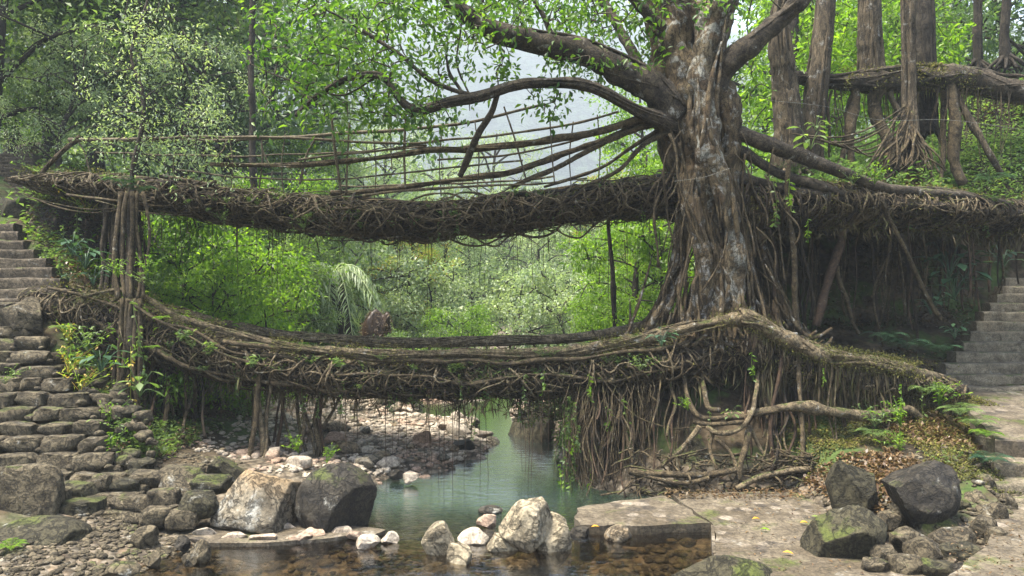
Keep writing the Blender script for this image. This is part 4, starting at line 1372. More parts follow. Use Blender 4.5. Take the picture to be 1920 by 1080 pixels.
P2 = dpx([(1400, 650, 13.8), (1500, 680, 13.8), (1600, 705, 13.9), (1700, 718, 14.1), (1780, 728, 14.4)])
core(mb, P2, [.6, .6, .55, .4], [.45, .35, .3, .12], 33, 0, amp=.2)
part('root_core', mb, M['root_dark'], rl)
mb = MB()
bundle(mb, P2, [.68, .66, .6, .4], [.5, .4, .34, .15], 110, .012, .045, 331, mats=(0, 1, 2, 0))
wraps(mb, P2, .7, [.5, .42, .36, .2], 200, 74)
part('woven_root', mb, [M['root'], M['root_dark'], M['root_pale']], rl)
mb = MB()
fringe(mb, P2 + [0, -.25, -.2], .6, .4, 9000, .06, .5, 341, sway=.2, w=.05)
fringe(mb, P1 + [0, -.05, -.1], .1, .1, 1200, .1, .5, 342, sway=.1, w=.05)
part('root_fringe', mb, M['leaf_root'], rl, kind='stuff')
mb = MB()
tufts(mb, P2, .68, .46, 9000, .03, .08, 343)
tufts(mb, P1, .16, .18, 12000, .015, .05, 344)
part('moss', mb, M['leaf_moss'], rl, kind='stuff')
mb = MB()
S = smooth(dpx([(1360, 782, 12.9), (1440, 770, 12.8), (1500, 762, 12.8), (1560, 772, 12.8), (1630, 780, 12.9), (1700, 768, 13.1), (1730, 790, 13.2)]), 60)
mb.tube(S, np.interp(np.linspace(0, 1, 60), [0, .5, 1], [.05, .10, .07]), 9, lump=.3, seed=4)
part('crossing_root', mb, M['root_pale'], rl)
sp = []
r = np.random.default_rng(7)
for k in range(60):
    u = r.uniform(1390, 1720)
    D = r.uniform(13.3, 14.3)
    v1 = np.interp(u, [1390, 1560, 1640, 1720], [925, 915, 850, 800])
    sp.append((u, np.interp(u, [1390, 1720], [680, 720]), D, u + r.normal(0, 9), v1 + r.uniform(-25, 8), D - .6, r.uniform(.006, .035), r.uniform(.006, .03)))
sp += [(1498, 640, 13.2, 1503, 925, 12.4, .04, .045), (1465, 640, 13.2, 1458, 915, 12.4, .035, .04), (1560, 665, 13.1, 1562, 880, 12.6, .015, .015), (1570, 668, 13.1, 1572, 870, 12.6, .012, .012)]
roots(rl, sp, ['root', 'root_red', 'root', 'root_pale', 'root_dark'], 'hanging_root', 700, .025, 5)

# ------------------------------------------------------------------ the fig tree in the middle
ft = thing('fig_tree', 'huge old fig tree with lichen white fused trunks anchoring both bridges', 'tree', px(1350, 640, 14.2))
TR = [  # u,v,D path ; radii (m)
    ([(1385, 620, 13.9), (1375, 560, 13.8), (1372, 470, 13.7), (1362, 400, 13.6), (1350, 335, 13.6), (1330, 290, 13.6), (1318, 240, 13.6), (1322, 150, 13.7), (1335, 60, 13.8), (1350, -40, 13.9), (1360, -140, 14)], [.20, .18, .165, .175, .20, .22, .25, .25, .25, .25, .23]),
    ([(1300, 640, 13.9), (1315, 560, 13.8), (1318, 480, 13.7), (1300, 410, 13.7), (1290, 350, 13.8), (1300, 300, 13.9), (1290, 220, 13.9), (1280, 120, 14), (1270, 20, 14.1), (1255, -60, 14.1), (1240, -140, 14.2)], [.20, .15, .13, .145, .18, .23, .27, .30, .28, .26, .22]),
    ([(1300, 430, 14.2), (1282, 380, 14.2), (1268, 320, 14.3), (1256, 240, 14.3), (1246, 140, 14.4), (1238, 40, 14.4), (1225, -60, 14.5), (1215, -140, 14.5)], [.06, .11, .18, .25, .26, .24, .22, .2]),
    ([(1440, 640, 14.2), (1412, 540, 14.1), (1392, 440, 14.1), (1380, 360, 14), (1372, 280, 13.95), (1355, 200, 14), (1345, 100, 14.1), (1360, 0, 14.2), (1380, -120, 14.2)], [.10, .09, .10, .14, .2, .25, .22, .2, .18]),
    ([(1350, 650, 14.6), (1345, 500, 14.6), (1330, 350, 14.6), (1310, 200, 14.6), (1300, 60, 14.6), (1300, -130, 14.6)], [.18, .12, .24, .40, .42, .4]),
    ([(1340, 640, 13.9), (1345, 560, 13.9), (1340, 480, 13.9), (1330, 400, 13.9), (1318, 330, 13.7), (1325, 280, 13.6)], [.25, .18, .16, .16, .18, .15]),
    ([(1500, 640, 14.6), (1460, 560, 14.5), (1425, 460, 14.4), (1400, 360, 14.3), (1370, 260, 14.2)], [.12, .11, .12, .14, .13]),
    ([(1200, 620, 14.5), (1240, 580, 14.4), (1270, 500, 14.2), (1285, 400, 14.1)], [.12, .13, .13, .12]),
]
mbp = MB()
mb = MB()
for i, (p, rr) in enumerate(TR):
    A = np.c_[dpx(p), rr]
    S = smooth(A, 110)
    S[:, :3] += .05 * np.stack([sn(S[:, :3], i, 1.5), sn(S[:, :3], i + 9, 1.5), 0 * S[:, 0]], -1)
    (mbp if i in (0, 5) else mb).tube(S[:, :3], S[:, 3], 20, lump=.26, seed=20 + i, lf=2.6)
part('trunk', mbp, M['bark_pale'], ft, 'stem blotched with white lichen')
# strands fused along the trunk
r = np.random.default_rng(9)
for k in range(95):
    p, rr = TR[int(r.integers(len(TR)))]
    A = smooth(np.c_[dpx(p), rr], 120)
    a = int(r.integers(0, 60))
    b = min(119, a + int(r.integers(30, 90)))
    A = A[a:b]
    n = len(A)
    t = np.linspace(0, 1, n)
    ang = r.uniform(0, 6.28) + r.uniform(-1.8, 1.8) * t + .4 * np.sin(t * r.uniform(3, 9))
    C = A[:, :3] + np.stack([np.cos(ang), np.sin(ang), 0 * t], -1) * A[:, 3:] * 1.0
    mb.tube(C, r.uniform(.015, .06) * np.clip(np.minimum(t, 1 - t) * 6, .3, 1), 6, lump=.25, seed=k, lf=4)
part('trunk', mb, M['bark'], ft)
# flaring base roots draping over the deck and rock
mb = MB()
for k in range(140):
    v0 = r.uniform(440, 610)
    u0 = 1345 + r.normal(0, 1) * np.interp(v0, [400, 610], [28, 60])
    f = (u0 - 1345) / 60 + r.normal(0, .45)
    u1 = 1345 + f * r.uniform(60, 130)
    u1 = min(max(u1, 1110), 1560)
    v1 = np.interp(abs(f), [0, 1, 2], [650, 640, 625]) + r.uniform(-10, 25)
    D0 = 14.0 - .35 * math.cos(min(abs((u0 - 1345) / 100), 1.5)) + r.uniform(-.05, .3)
    D1 = 13.3 + r.uniform(0, 1.2)
    a, b = px(u0, v0, D0), px(u1, v1, D1)
    S = rootpath(a, b, 1000 + k, .05, 24)
    t = np.linspace(0, 1, 24)
    S[:, 2] -= np.linalg.norm(b - a) * .26 * np.sin(t * math.pi) * (.3 + abs(f) * .5)
    mb.tube(S, np.clip(t * 5 + .15, 0, 1) * np.linspace(r.uniform(.02, .07), r.uniform(.012, .035), 24), 6, lump=.3, seed=k, lf=5)
part('buttress_root', mb, M['bark'], ft)
mb = MB()
for k in range(26):
    u0, v0 = 1345 + r.normal(0, 45), r.uniform(230, 480)
    D0 = 13.6 + r.uniform(-.1, .2)
    a, b = px(u0, v0, D0), px(u0 + r.normal(0, 45), v0 + r.uniform(120, 330), D0 + r.uniform(-.1, .2))
    mb.tube(rootpath(a, b, 2000 + k, .06, 24), r.uniform(.006, .03), 5, lump=.3, seed=k, lf=5)
part('clinging_root', mb, M['root'], ft)
LIMB = [
    ([(1275, 215, 14), (1225, 165, 14), (1165, 132, 13.9), (1080, 92, 13.8), (1000, 76, 13.7), (930, 62, 13.6), (880, 30, 13.5), (835, -12, 13.4), (800, -60, 13.3)], [.34, .33, .29, .235, .20, .18, .16, .15, .14]),
    ([(1335, 175, 13.9), (1370, 120, 13.8), (1410, 85, 13.7), (1455, 42, 13.7), (1500, -5, 13.6), (1530, -60, 13.6)], [.2, .2, .18, .17, .17, .16]),
    ([(1270, 240, 13.9), (1195, 208, 13.7), (1120, 170, 13.5), (1040, 156, 13.4), (960, 160, 13.3), (880, 180, 13.2), (790, 204, 13.2), (755, 190, 13.1), (725, 150, 13.1), (690, 142, 13.1), (640, 155, 13.1), (585, 190, 13.1), (555, 215, 13.1)], [.14, .11, .10, .09, .085, .08, .07, .06, .055, .045, .04, .03, .02]),
    ([(885, 178, 13.2), (810, 150, 13.2), (740, 95, 13.1), (660, 45, 13.1), (610, 20, 13)], [.055, .045, .035, .028, .02]),
    ([(932, 172, 13.3), (920, 215, 13.5), (895, 260, 13.8), (862, 330, 14.2)], [.05, .06, .065, .06]),
    ([(1250, 60, 14.0), (1215, 30, 13.9), (1180, -10, 13.8), (1160, -50, 13.8)], [.09, .1, .09, .08]),
    ([(1035, 68, 13.8), (1020, 30, 13.8), (1005, 5, 13.8), (990, -30, 13.8)], [.05, .045, .04, .03]),
    ([(868, 175, 13.2), (845, 140, 13.2), (835, 100, 13.1)], [.035, .03, .02]),
    ([(880, 178, 13.2), (855, 120, 13.2), (862, 60, 13.1), (870, 20, 13)], [.02, .018, .015, .01]),
    ([(700, 148, 13.1), (640, 175, 13.2), (590, 165, 13.2), (520, 140, 13.2), (470, 120, 13.2)], [.02, .018, .015, .012, .01]),
    ([(1245, 200, 14.2), (1190, 110, 14.6), (1150, 40, 15), (1120, -20, 15.2)], [.12, .1, .09, .08]),
]
for i, (p, rr) in enumerate(LIMB):
    mb = MB()
    A = np.c_[dpx(p), rr]
    S = smooth(A, 80)
    S[:, :3] += .03 * np.stack([sn(S[:, :3], i, 1.5), 0 * S[:, 0], sn(S[:, :3], i + 9, 1.5)], -1)
    mb.tube(S[:, :3], S[:, 3], 12, lump=.2, seed=60 + i, lf=3)
    if rr[0] > .12:
        t = np.linspace(0, 1, 80)
        for k in range(7):
            ang = r.uniform(0, 6.28) + t * r.uniform(-5, 5)
            mb.tube(S[:, :3] + np.stack([0 * t, np.cos(ang), np.sin(ang)], -1) * S[:, 3:], r.uniform(.012, .03), 5, lump=.2, seed=k)
    part('limb', mb, M['bark_limb'], ft)
# aerial roots: right of trunk and on the rock under it
sp = [(1300, 735, 13.0, 1400, 790, 12.8, .05, .05), (1285, 740, 13.1, 1310, 775, 12.7, .045, .04)]
arcs = [([(1282, 700, 13.5), (1300, 770, 12.8), (1335, 785, 12.7), (1390, 782, 12.7), (1480, 765, 12.8)], .045), ([(1325, 800, 12.6), (1345, 812, 12.5), (1385, 805, 12.5), (1410, 770, 12.6), (1425, 690, 13.4)], .04),
        ([(1316, 700, 13.5), (1325, 760, 12.9), (1350, 770, 12.8)], .04), ([(1405, 800, 12.6), (1395, 850, 12.4), (1375, 920, 12.2)], .055), ([(1405, 800, 12.6), (1420, 830, 12.6), (1440, 860, 12.5)], .03),
        ([(1180, 885, 12.3), (1240, 888, 12.2), (1320, 890, 12.2), (1380, 880, 12.2)], .06), ([(1180, 885, 12.3), (1270, 905, 12.1), (1330, 895, 12.1)], .04), ([(1310, 800, 12.6), (1290, 830, 12.5), (1240, 875, 12.4)], .05),
        ([(1340, 820, 12.5), (1370, 850, 12.4), (1385, 900, 12.2)], .03), ([(1120, 700, 13.2), (1180, 770, 13), (1250, 800, 12.9), (1330, 800, 12.8)], .012), ([(1380, 915, 12.1), (1440, 890, 12.2), (1520, 880, 12.3)], .045),
        ([(1345, 800, 12.6), (1330, 840, 12.5), (1345, 880, 12.3)], .03), ([(1300, 790, 12.7), (1340, 795, 12.6), (1400, 790, 12.6)], .035)]
for k, (p, rr) in enumerate(arcs):
    mb = MB()
    S = smooth(dpx(p), 30)
    S += .02 * np.stack([sn(S, k, 3), 0 * S[:, 0], sn(S, k + 4, 3)], -1)
    mb.tube(S, rr, 8, lump=.2, seed=k)
    part('gripping_root', mb, M['root_pale' if k % 3 == 1 else 'root'], ft)
sp = []
for k in range(95):
    c = [1108, 1145, 1180, 1225, 1420, 1445, 1262][int(r.integers(7))]
    u = c + r.normal(0, 13)
    D = r.uniform(12.7, 13.9)
    u1 = u + (1130 - u) * .25 * (u < 1250) + r.normal(0, 16)
    low = r.uniform(885, 945) if u1 < 1250 else r.uniform(850, 925)
    if r.random() < .3:
        low = r.uniform(780, 880)
    sp.append((u, 700, 13.6 + .3 * r.random(), u1, low, D - .6, r.uniform(.006, .04) * (.5 + r.random()), r.uniform(.006, .02)))
roots(ft, sp, ['root', 'root_dark', 'root', 'root_red', 'root_dark'], 'hanging_root', 800, .055, 5)
mb = MB()
for k in range(300):
    u = [1085, 1110, 1145, 1175, 1215][int(r.integers(5))] + r.normal(0, 12)
    a = px(u, r.uniform(690, 715), r.uniform(13.5, 13.9))
    b = px(u + r.normal(-5, 16), 945 - 210 * r.random() ** 1.5, r.uniform(12.3, 13.4))
    mb.tube(rootpath(a, b, k, .025, 14), np.linspace(r.uniform(.005, .014), .003, 14), 4)
for k in range(220):
    u = r.uniform(1180, 1600)
    v = r.uniform(840, 925)
    a = px(u, v, 12.5 - (v - 840) / 85 * .3)
    b = a + np.array([r.normal(0, .35), r.normal(-.1, .12), -r.uniform(0, .3)])
    mb.tube(rootpath(a, b, k, .12, 8), r.uniform(.006, .02), 4)
part('rootlet_tangle', mb, M['root'], ft, kind='stuff')

# leafy twigs of the fig: cluster points grow out of the limbs
def grow(nodes, targets, mbt, rad=.012):
    """attach targets to nearest node in order of distance"""
    N0 = [np.array(q) for q in nodes]
    T_ = list(targets)
    A = np.array(N0)
    d = np.array([np.min(np.linalg.norm(A - q, axis=1)) for q in T_])
    out = []
    for i in np.argsort(d):
        q = T_[i]
        A = np.array(N0)
        dd = np.linalg.norm(A - q, axis=1)
        j = int(np.argmin(dd))
        a = A[j]
        m = (a + q) / 2 + np.random.default_rng(int(i)).normal(0, .12 * min(dd[j], 1.5), 3) * [1, .6, 1]
        S = smooth(np.array([a, m, q]), 7)
        mbt.tube(S, np.linspace(rad * (1.3 if dd[j] > .8 else 1), rad * .35, 7), 4, cap=False)
        N0 += [S[3], S[5], q]
        out.append((q, nrm(q - m)))
    return out


def region_pts(specs, seed):
    r = np.random.default_rng(seed)
    out = []
    for (u0, u1, v0, v1, D0, D1, n) in specs:
        for _ in range(n):
            out.append(px(r.uniform(u0, u1), r.uniform(v0, v1), r.uniform(D0, D1)))
    return out


limbnodes = []
for p, rr in LIMB[:5] + LIMB[5:]:
    limbnodes += list(smooth(dpx(p), 16)[2:])
tg = region_pts([(470, 760, -30, 130, 12.0, 15, 120), (560, 800, 100, 215, 12.2, 14, 60), (700, 1000, -40, 60, 12.5, 15.5, 95), (640, 820, 180, 245, 12.8, 14, 22), (860, 1230, -40, 45, 13, 16, 130), (1000, 1250, 30, 80, 14, 16, 30),
                 (800, 960, 60, 150, 12.8, 14.5, 38), (1020, 1240, 90, 150, 13.4, 15, 40), (480, 600, 130, 230, 12.5, 14, 14), (1000, 1120, 170, 215, 13.2, 14, 8), (740, 900, 205, 240, 13, 14, 8),
                 (1180, 1420, -40, 30, 13, 15, 30), (1360, 1420, 100, 200, 14.2, 16, 12)], 3)
mbt, mbl = MB(), MB()
tips = grow(limbnodes, tg, mbt, .016)


def leafspray(mbl, tips, n0, n1, L0, L1, seed, droop=.5, spread=.28, W=.45, m=0):
    r = np.random.default_rng(seed)
    P_, D_, L_ = [], [], []
    for q, d in tips:
        n = int(r.integers(n0, n1))
        dd = nrm(d + r.normal(0, .35, 3) + [0, 0, -droop * .4])
        t = r.uniform(-.5, 1, n)[:, None] * spread
        pp = q + dd * t + r.normal(0, spread * .32, (n, 3))
        o = r.normal(0, 1, (n, 3)) + dd * .8 + [0, 0, -droop]
        P_.append(pp)
        D_.append(o)
        L_.append(r.uniform(L0, L1, n))
    mbl.leaves(np.concatenate(P_), np.concatenate(D_), np.concatenate(L_), W=W, seed=seed, m=m, flat=.35)


leafspray(mbl, tips, 9, 19, .10, .165, 5, spread=.32)
mbl.absorb(mbt, 1)
part('crown', mbl, [M['leaf_fig'], M['bark_limb']], ft)

# ------------------------------------------------------------------ tree builder
def tree_parts(seed, H=10, R=3.5, cb=.3, nl=14, twigs=5, per=46, leaf=.24, clump=.75, trunk_r=.18, lean=0.0, squash=.7, droop=.3, W=.5):
    r = np.random.default_rng(seed)
    tr, cr = MB(), MB()
    top = np.array([r.normal(0, .4) + lean, r.normal(0, .3), H * .9])
    S = smooth(np.array([[0, 0, -.3], [r.normal(0, .15), r.normal(0, .15), H * .3], top * .65 + [r.normal(0, .2), 0, 0], top]), 26)
    tr.tube(S, np.linspace(trunk_r, trunk_r * .25, 26) * (1 + .6 * np.exp(-np.linspace(0, 12, 26))), 9, lump=.15, seed=seed)
    C_ = []
    for i in range(nl):
        t = cb + (1 - cb) * (i + r.random() * .8) / nl
        a = S[int(min(t * .95, .99) * 25)]
        th = i * 2.4 + r.uniform(-.4, .4)
        rel = (t - cb) / (1 - cb)
        ln = R * math.sqrt(max(.12, 1 - (rel * 1.0 - .25) ** 2 * 1.5)) * r.uniform(.65, 1.05)
        e = a + np.array([math.cos(th) * ln, math.sin(th) * ln, ln * r.uniform(.15, .6) * (1 - .3 * droop)])
        m = (a + e) / 2 + [0, 0, ln * .12]
        B = smooth(np.array([a, m, e]), 10)
        tr.tube(B, np.linspace(trunk_r * .35, .02, 10), 5, cap=False)
        C_.append(e)
        for k in range(twigs):
            q = B[int(r.integers(4, 10))]
            e2 = q + r.normal(0, ln * .28, 3) * [1, 1, .6] + [0, 0, .15]
            tr.tube(smooth(np.array([q, (q + e2) / 2 + [0, 0, .08], e2]), 5), np.linspace(.03, .01, 5), 4, cap=False)
            C_.append(e2)
    C_ = np.array(C_)
    n = len(C_) * per
    idx = np.repeat(np.arange(len(C_)), per)
    cs = r.uniform(.6, 1.25, len(C_))[idx] * clump
    d = nrm(r.normal(size=(n, 3)))
    rad = r.random(n) ** .45
    P_ = C_[idx] + d * (rad * cs)[:, None] * [1, 1, squash]
    D_ = d * .7 + r.normal(0, .6, (n, 3)) + [0, 0, -droop]
    cr.leaves(P_, D_, leaf * r.uniform(.6, 1.25, n), W=W, seed=seed, simple=True, flat=.4)
    return tr, cr


def make_kind(name, mat, seed, bark='bark_dark', **kw):
    tr, cr = tree_parts(seed, **kw)
    return (tr.mesh('trunk', M[bark]), cr.mesh('crown', M[mat]), name)


K = {}
K['dark'] = make_kind('broadleaf_tree', 'leaf_dark', 1, R=3.6, per=120, leaf=.165, nl=17, cb=.22, clump=.85)
K['mid'] = make_kind('broadleaf_tree', 'leaf_mid', 2, R=3.3, per=115, leaf=.155, nl=17, cb=.18, clump=.8)
K['bright'] = make_kind('broadleaf_tree', 'leaf_bright', 3, R=3.0, per=105, leaf=.165, nl=15, cb=.12, clump=.8)
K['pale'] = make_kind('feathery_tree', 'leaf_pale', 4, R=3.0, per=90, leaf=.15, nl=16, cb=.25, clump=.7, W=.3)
K['yellow'] = make_kind('yellowing_tree', 'leaf_yellow', 5, R=3.0, per=80, leaf=.16, nl=14, cb=.2, clump=.7)
K['bush'] = make_kind('bush', 'leaf_mid', 6, H=3.6, R=2.4, per=110, leaf=.14, nl=14, cb=.02, clump=.62, trunk_r=.07)
K['bushb'] = make_kind('bush', 'leaf_bright', 7, H=3.6, R=2.3, per=120, leaf=.14, nl=14, cb=.02, clump=.6, trunk_r=.07, W=.35, droop=.6)
K['bushp'] = make_kind('bush', 'leaf_pale', 8, H=3.6, R=2.4, per=110, leaf=.13, nl=14, cb=.02, clump=.6, trunk_r=.07)
K['slim'] = make_kind('slim_tree', 'leaf_dark', 9, H=10, R=1.9, per=30, leaf=.14, nl=14, cb=.35, clump=.6, trunk_r=.10)


def tree(u, D, kind, h, label, z=None, wide=1.0, group=None, seed=None, cat=None):
    tr, cr, nm = K[kind]
    x = (u - 960) / FPX * D
    if z is None:
        z = float(terr(x, D)) - .1
    H0 = 3.6 if kind.startswith('bush') else 10.0
    s = h / H0
    c = cat or ('bush' if kind.startswith('bush') else 'tree')
    t = thing(nm, label, c, (x, D, z), group or ('bushes along the stream banks' if c == 'bush' else 'trees of the forest behind the bridges'))
    t.rotation_euler = (0, 0, (u * 1.7 + D * 3.1) % 6.28)
    t.scale = (s * wide, s * wide, s)
    for nme, me in (('trunk', tr), ('crown', cr)):
        o = bpy.data.objects.new(nme, me)
        COL.objects.link(o)
        o.parent = t
    return t


T = tree
T(-30, 21, 'mid', 13, 'shadowy leafy tree over the left frame edge above the far steps')
T(90, 26, 'dark', 16, 'tall dark broadleaf tree filling the top left corner')
T(190, 25, 'mid', 14, 'mid green tree behind the slender tree at the left bridge end', wide=.9)
T(330, 28, 'dark', 17, 'very tall dark tree behind the left part of the upper bridge')
T(440, 34, 'dark', 20, 'tall deep green tree rising between the two left bridge posts')
T(400, 24, 'pale', 9.5, 'feathery pale tree just above the upper deck on the left')
T(540, 36, 'pale', 16, 'tall feathery tree left of the open sky gap')
T(480, 44, 'mid', 24, 'distant tall tree peeking over the left forest')
T(250, 36, 'mid', 21, 'tall mid green tree high behind the slender tree')
T(20, 32, 'bright', 17, 'tall bright green tree behind the corner trees at left')
T(-20, 26, 'bright', 6.5, 'light green tree left of the far steps')
T(160, 30, 'pale', 11, 'pale tree in the gap behind the slender tree')
T(120, 20.5, 'pale', 5.5, 'small pale green tree next to the far steps')
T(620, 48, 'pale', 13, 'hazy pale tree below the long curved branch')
T(560, 30, 'bright', 8, 'light green tree below the left rails of the upper bridge')
T(470, 22, 'bright', 6.2, 'vivid green tree hanging under the upper deck at left')
T(360, 20, 'bright', 6.4, 'vivid green tree in the gap by the left root posts', z=-.1)
T(290, 18.6, 'dark', 5.5, 'shaded dark tree right behind the left root posts', z=.2)
T(440, 18.8, 'bushb', 3.6, 'glowing green bush between the two decks on the left')
T(350, 16.6, 'bushb', 3.6, 'vivid bush behind the left prop roots')
T(405, 15.6, 'bushb', 2.9, 'bright feathery bush at the left end of the gravel bar')
T(540, 21.5, 'mid', 5.0, 'green tree beside the palm under the upper deck')
T(520, 25, 'bush', 4.4, 'leafy bush at the back left of the gravel bar')
T(765, 31, 'yellow', 6.3, 'yellowing tree with red tinged crown in the middle gap')
T(735, 20.6, 'bush', 1.9, 'low green bush right in front of the dry mound')
T(640, 30, 'bushp', 4.6, 'pale bush behind the palm')
T(790, 30, 'bushp', 4.2, 'pale green bush right of the dry mound')
T(840, 36, 'pale', 7.0, 'pale grey green tree in the centre of the gap')
T(890, 46, 'mid', 9.0, 'darker rounded tree standing in haze at the centre')
T(940, 60, 'pale', 17, 'airy hazy tree rising behind the leaning root brace')
T(960, 34, 'bushp', 4.6, 'pale bush at the far bend of the stream')
T(1020, 40, 'pale', 8, 'hazy feathery tree right of centre in the gap')
T(1090, 50, 'pale', 10, 'distant pale tree near the bright right hand tree')
T(1060, 30, 'bushp', 3.6, 'pale bush above the right side of the lower deck')
T(870, 27.5, 'bushb', 2.9, 'yellow green bush just behind the lower deck at centre')
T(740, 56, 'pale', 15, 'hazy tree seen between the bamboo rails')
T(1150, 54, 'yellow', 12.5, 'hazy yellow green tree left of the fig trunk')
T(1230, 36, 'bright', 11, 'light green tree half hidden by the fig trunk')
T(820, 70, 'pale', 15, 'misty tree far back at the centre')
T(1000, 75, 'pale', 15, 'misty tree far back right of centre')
T(1190, 20.5, 'bright', 5.6, 'bright green tree left of the fig trunk between the decks')
T(1235, 18.5, 'bushb', 3.4, 'bright bush against the left side of the fig base')
T(1180, 24, 'bright', 5.4, 'sunlit tree behind the thin dark stem', z=.6)
T(1150, 17.4, 'bushb', 1.7, 'low green bush at the right stream bank')
T(1075, 15.6, 'bush', 1.4, 'leafy bush on top of the tall bank rock')
T(1430, 30, 'bright', 13, 'bright tree right of the fig trunk')
T(1520, 26, 'bright', 9.5, 'light green tree behind the leaning grey trunk')
T(1600, 32, 'mid', 15, 'mid green tree behind the row of grey trunks')
T(1690, 27, 'bright', 8.5, 'bright tree between the two straight trunks')
T(1770, 33, 'mid', 8, 'green tree beyond the log at the right')
T(1880, 27, 'dark', 12, 'dark drooping tree in the top right corner')
T(1950, 23, 'dark', 10, 'shaded tree beyond the right frame edge')
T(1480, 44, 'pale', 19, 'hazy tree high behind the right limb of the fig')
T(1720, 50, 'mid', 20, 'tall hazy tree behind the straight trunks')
T(600, 20.6, 'bush', 1.1, 'low bush by the weir on the gravel bar')
# the pale forest beyond, one mass
mb = MB()
r = np.random.default_rng(15)
for k in range(330):
    D = 72 + 240 * r.random() ** 1.6
    u = r.uniform(-200, 2100)
    x = (u - 960) / FPX * D
    z0 = float(max(terr(x, D), hills_z(np.array(x), np.array(D)) if D > 257 else -9))
    hgt = r.uniform(8, 15)
    n = 420
    d = nrm(r.normal(size=(n, 3)))
    c = np.array([x, D, z0 + hgt * .55])
    P_ = c + d * (r.random(n) ** .35)[:, None] * [hgt * .38, hgt * .38, hgt * .5]
    P_ += .5 * np.stack([sn(P_, k, .6), sn(P_, k + 1, .6), sn(P_, k + 2, .6)], -1)
    mb.leaves(P_, d + r.normal(0, .5, (n, 3)), r.uniform(.5, 1.1, n), W=.6, seed=k, simple=True)
o = part('forest', mb, M['leaf_mid'])
tag(o, 'hazy far forest below the pale mountain', 'forest', kind='stuff')

# thin stems behind the bridge
def stem(label, path, r0, r1, mat='bark_dark', name='slim_trunk', cat='tree', k=8, group=None):
    mb = MB()
    S = smooth(dpx(path), 50)
    S += .03 * np.stack([sn(S, int(path[0][0]), 1.2), sn(S, 5, 1.2), 0 * S[:, 0]], -1)
    mb.tube(S, np.linspace(r0, r1, 50), k, lump=.15, seed=int(path[0][0]))
    t = thing(name, label, cat, dpx(path)[0], group)
    part('trunk', mb, M[mat], t)
    return t, S


def leafy(t, S, specs, mat, n0, n1, L0, L1, seed, rad=.012, W=.4):
    mbt, mbl = MB(), MB()
    tips = grow(list(S[10::3]), region_pts(specs, seed), mbt, rad)
    leafspray(mbl, tips, n0, n1, L0, L1, seed, W=W)
    mbl.absorb(mbt, 1)
    part('crown', mbl, [M[mat], M['bark_dark']], t)


t, S = stem('slender dark tree rising through both decks at the left', [(246, 868, 13.6), (250, 740, 13.5), (244, 620, 13.4), (246, 500, 13.6), (244, 420, 13.8), (246, 340, 13.9), (262, 250, 13.9), (268, 170, 13.9), (245, 100, 13.9), (272, 20, 13.9), (285, -30, 14)], .10, .018, 'bark_limb', 'slender_tree')
leafy(t, S, [(140, 420, 40, 300, 12.8, 15, 120), (180, 440, 200, 350, 13, 15, 50), (230, 320, -20, 90, 13, 14.5, 20)], 'leaf_pale', 10, 20, .05, .10, 8, W=.33)
mb = MB()
for q in range(5):
    mb.tube(rootpath(px(228 + 10 * q, 360, 13.8), px(222 + 12 * q, 560, 13.4), 40 + q, .03, 20), .045 - .004 * q, 7, lump=.2, seed=q)
    mb.tube(rootpath(px(230 + 8 * q, 560, 13.4), px(215 + 14 * q, 860, 13.3), 50 + q, .02, 20), .04, 7, lump=.2, seed=q)
part('fused_root', mb, M['root'], t)
t, S = stem('thin dark sapling behind the lower deck near the fig', [(1155, 625, 16), (1150, 560, 16), (1146, 500, 16), (1142, 440, 16), (1140, 410, 16)], .06, .045)
t, S = stem('straight dark trunk seen through the rails at left', [(474, 380, 20), (474, 250, 20), (472, 100, 20), (475, -40, 20)], .10, .08)

# ------------------------------------------------------------------ row of trunks above the right bank
GB = 'trunks standing on the right bank'
def bigtrunk(label, path, radii, mat='bark_grey', strands=10, name='grey_trunk', flare=True):
    mb = MB()
    A = smooth(np.c_[dpx(path), radii], 60)
    mb.tube(A[:, :3], A[:, 3], 14, lump=.12, seed=int(path[0][0]), lf=2.5)
    r = np.random.default_rng(int(path[0][0]))
    t_ = np.linspace(0, 1, 60)
    for k in range(strands):
        ang = r.uniform(0, 6.28) + t_ * r.uniform(-1, 1)
        mb.tube(A[:, :3] + np.stack([np.cos(ang), np.sin(ang), 0 * t_], -1) * A[:, 3:] * .95, r.uniform(.02, .05), 5, lump=.2, seed=k)
    t = thing(name, label, 'tree', dpx(path)[0], GB)
    part('trunk', mb, M[mat], t)
    if flare:
        for k in range(9):
            mb = MB()
            th = k / 9 * 6.28
            b = A[3, :3]
            e = A[0, :3] + np.array([math.cos(th), math.sin(th) * .7, -.25]) * r.uniform(.35, .7)
            mb.tube(rootpath(b + [0, 0, .25], e, k, .06, 12), np.linspace(.06, .03, 12), 6, lump=.2)
            part('surface_root', mb, M[mat], t)
    return t


def crown_on(t, path, specs, mat, n0, n1, L0, L1, seed):
    leafy(t, smooth(dpx(path), 40), specs, mat, n0, n1, L0, L1, seed)


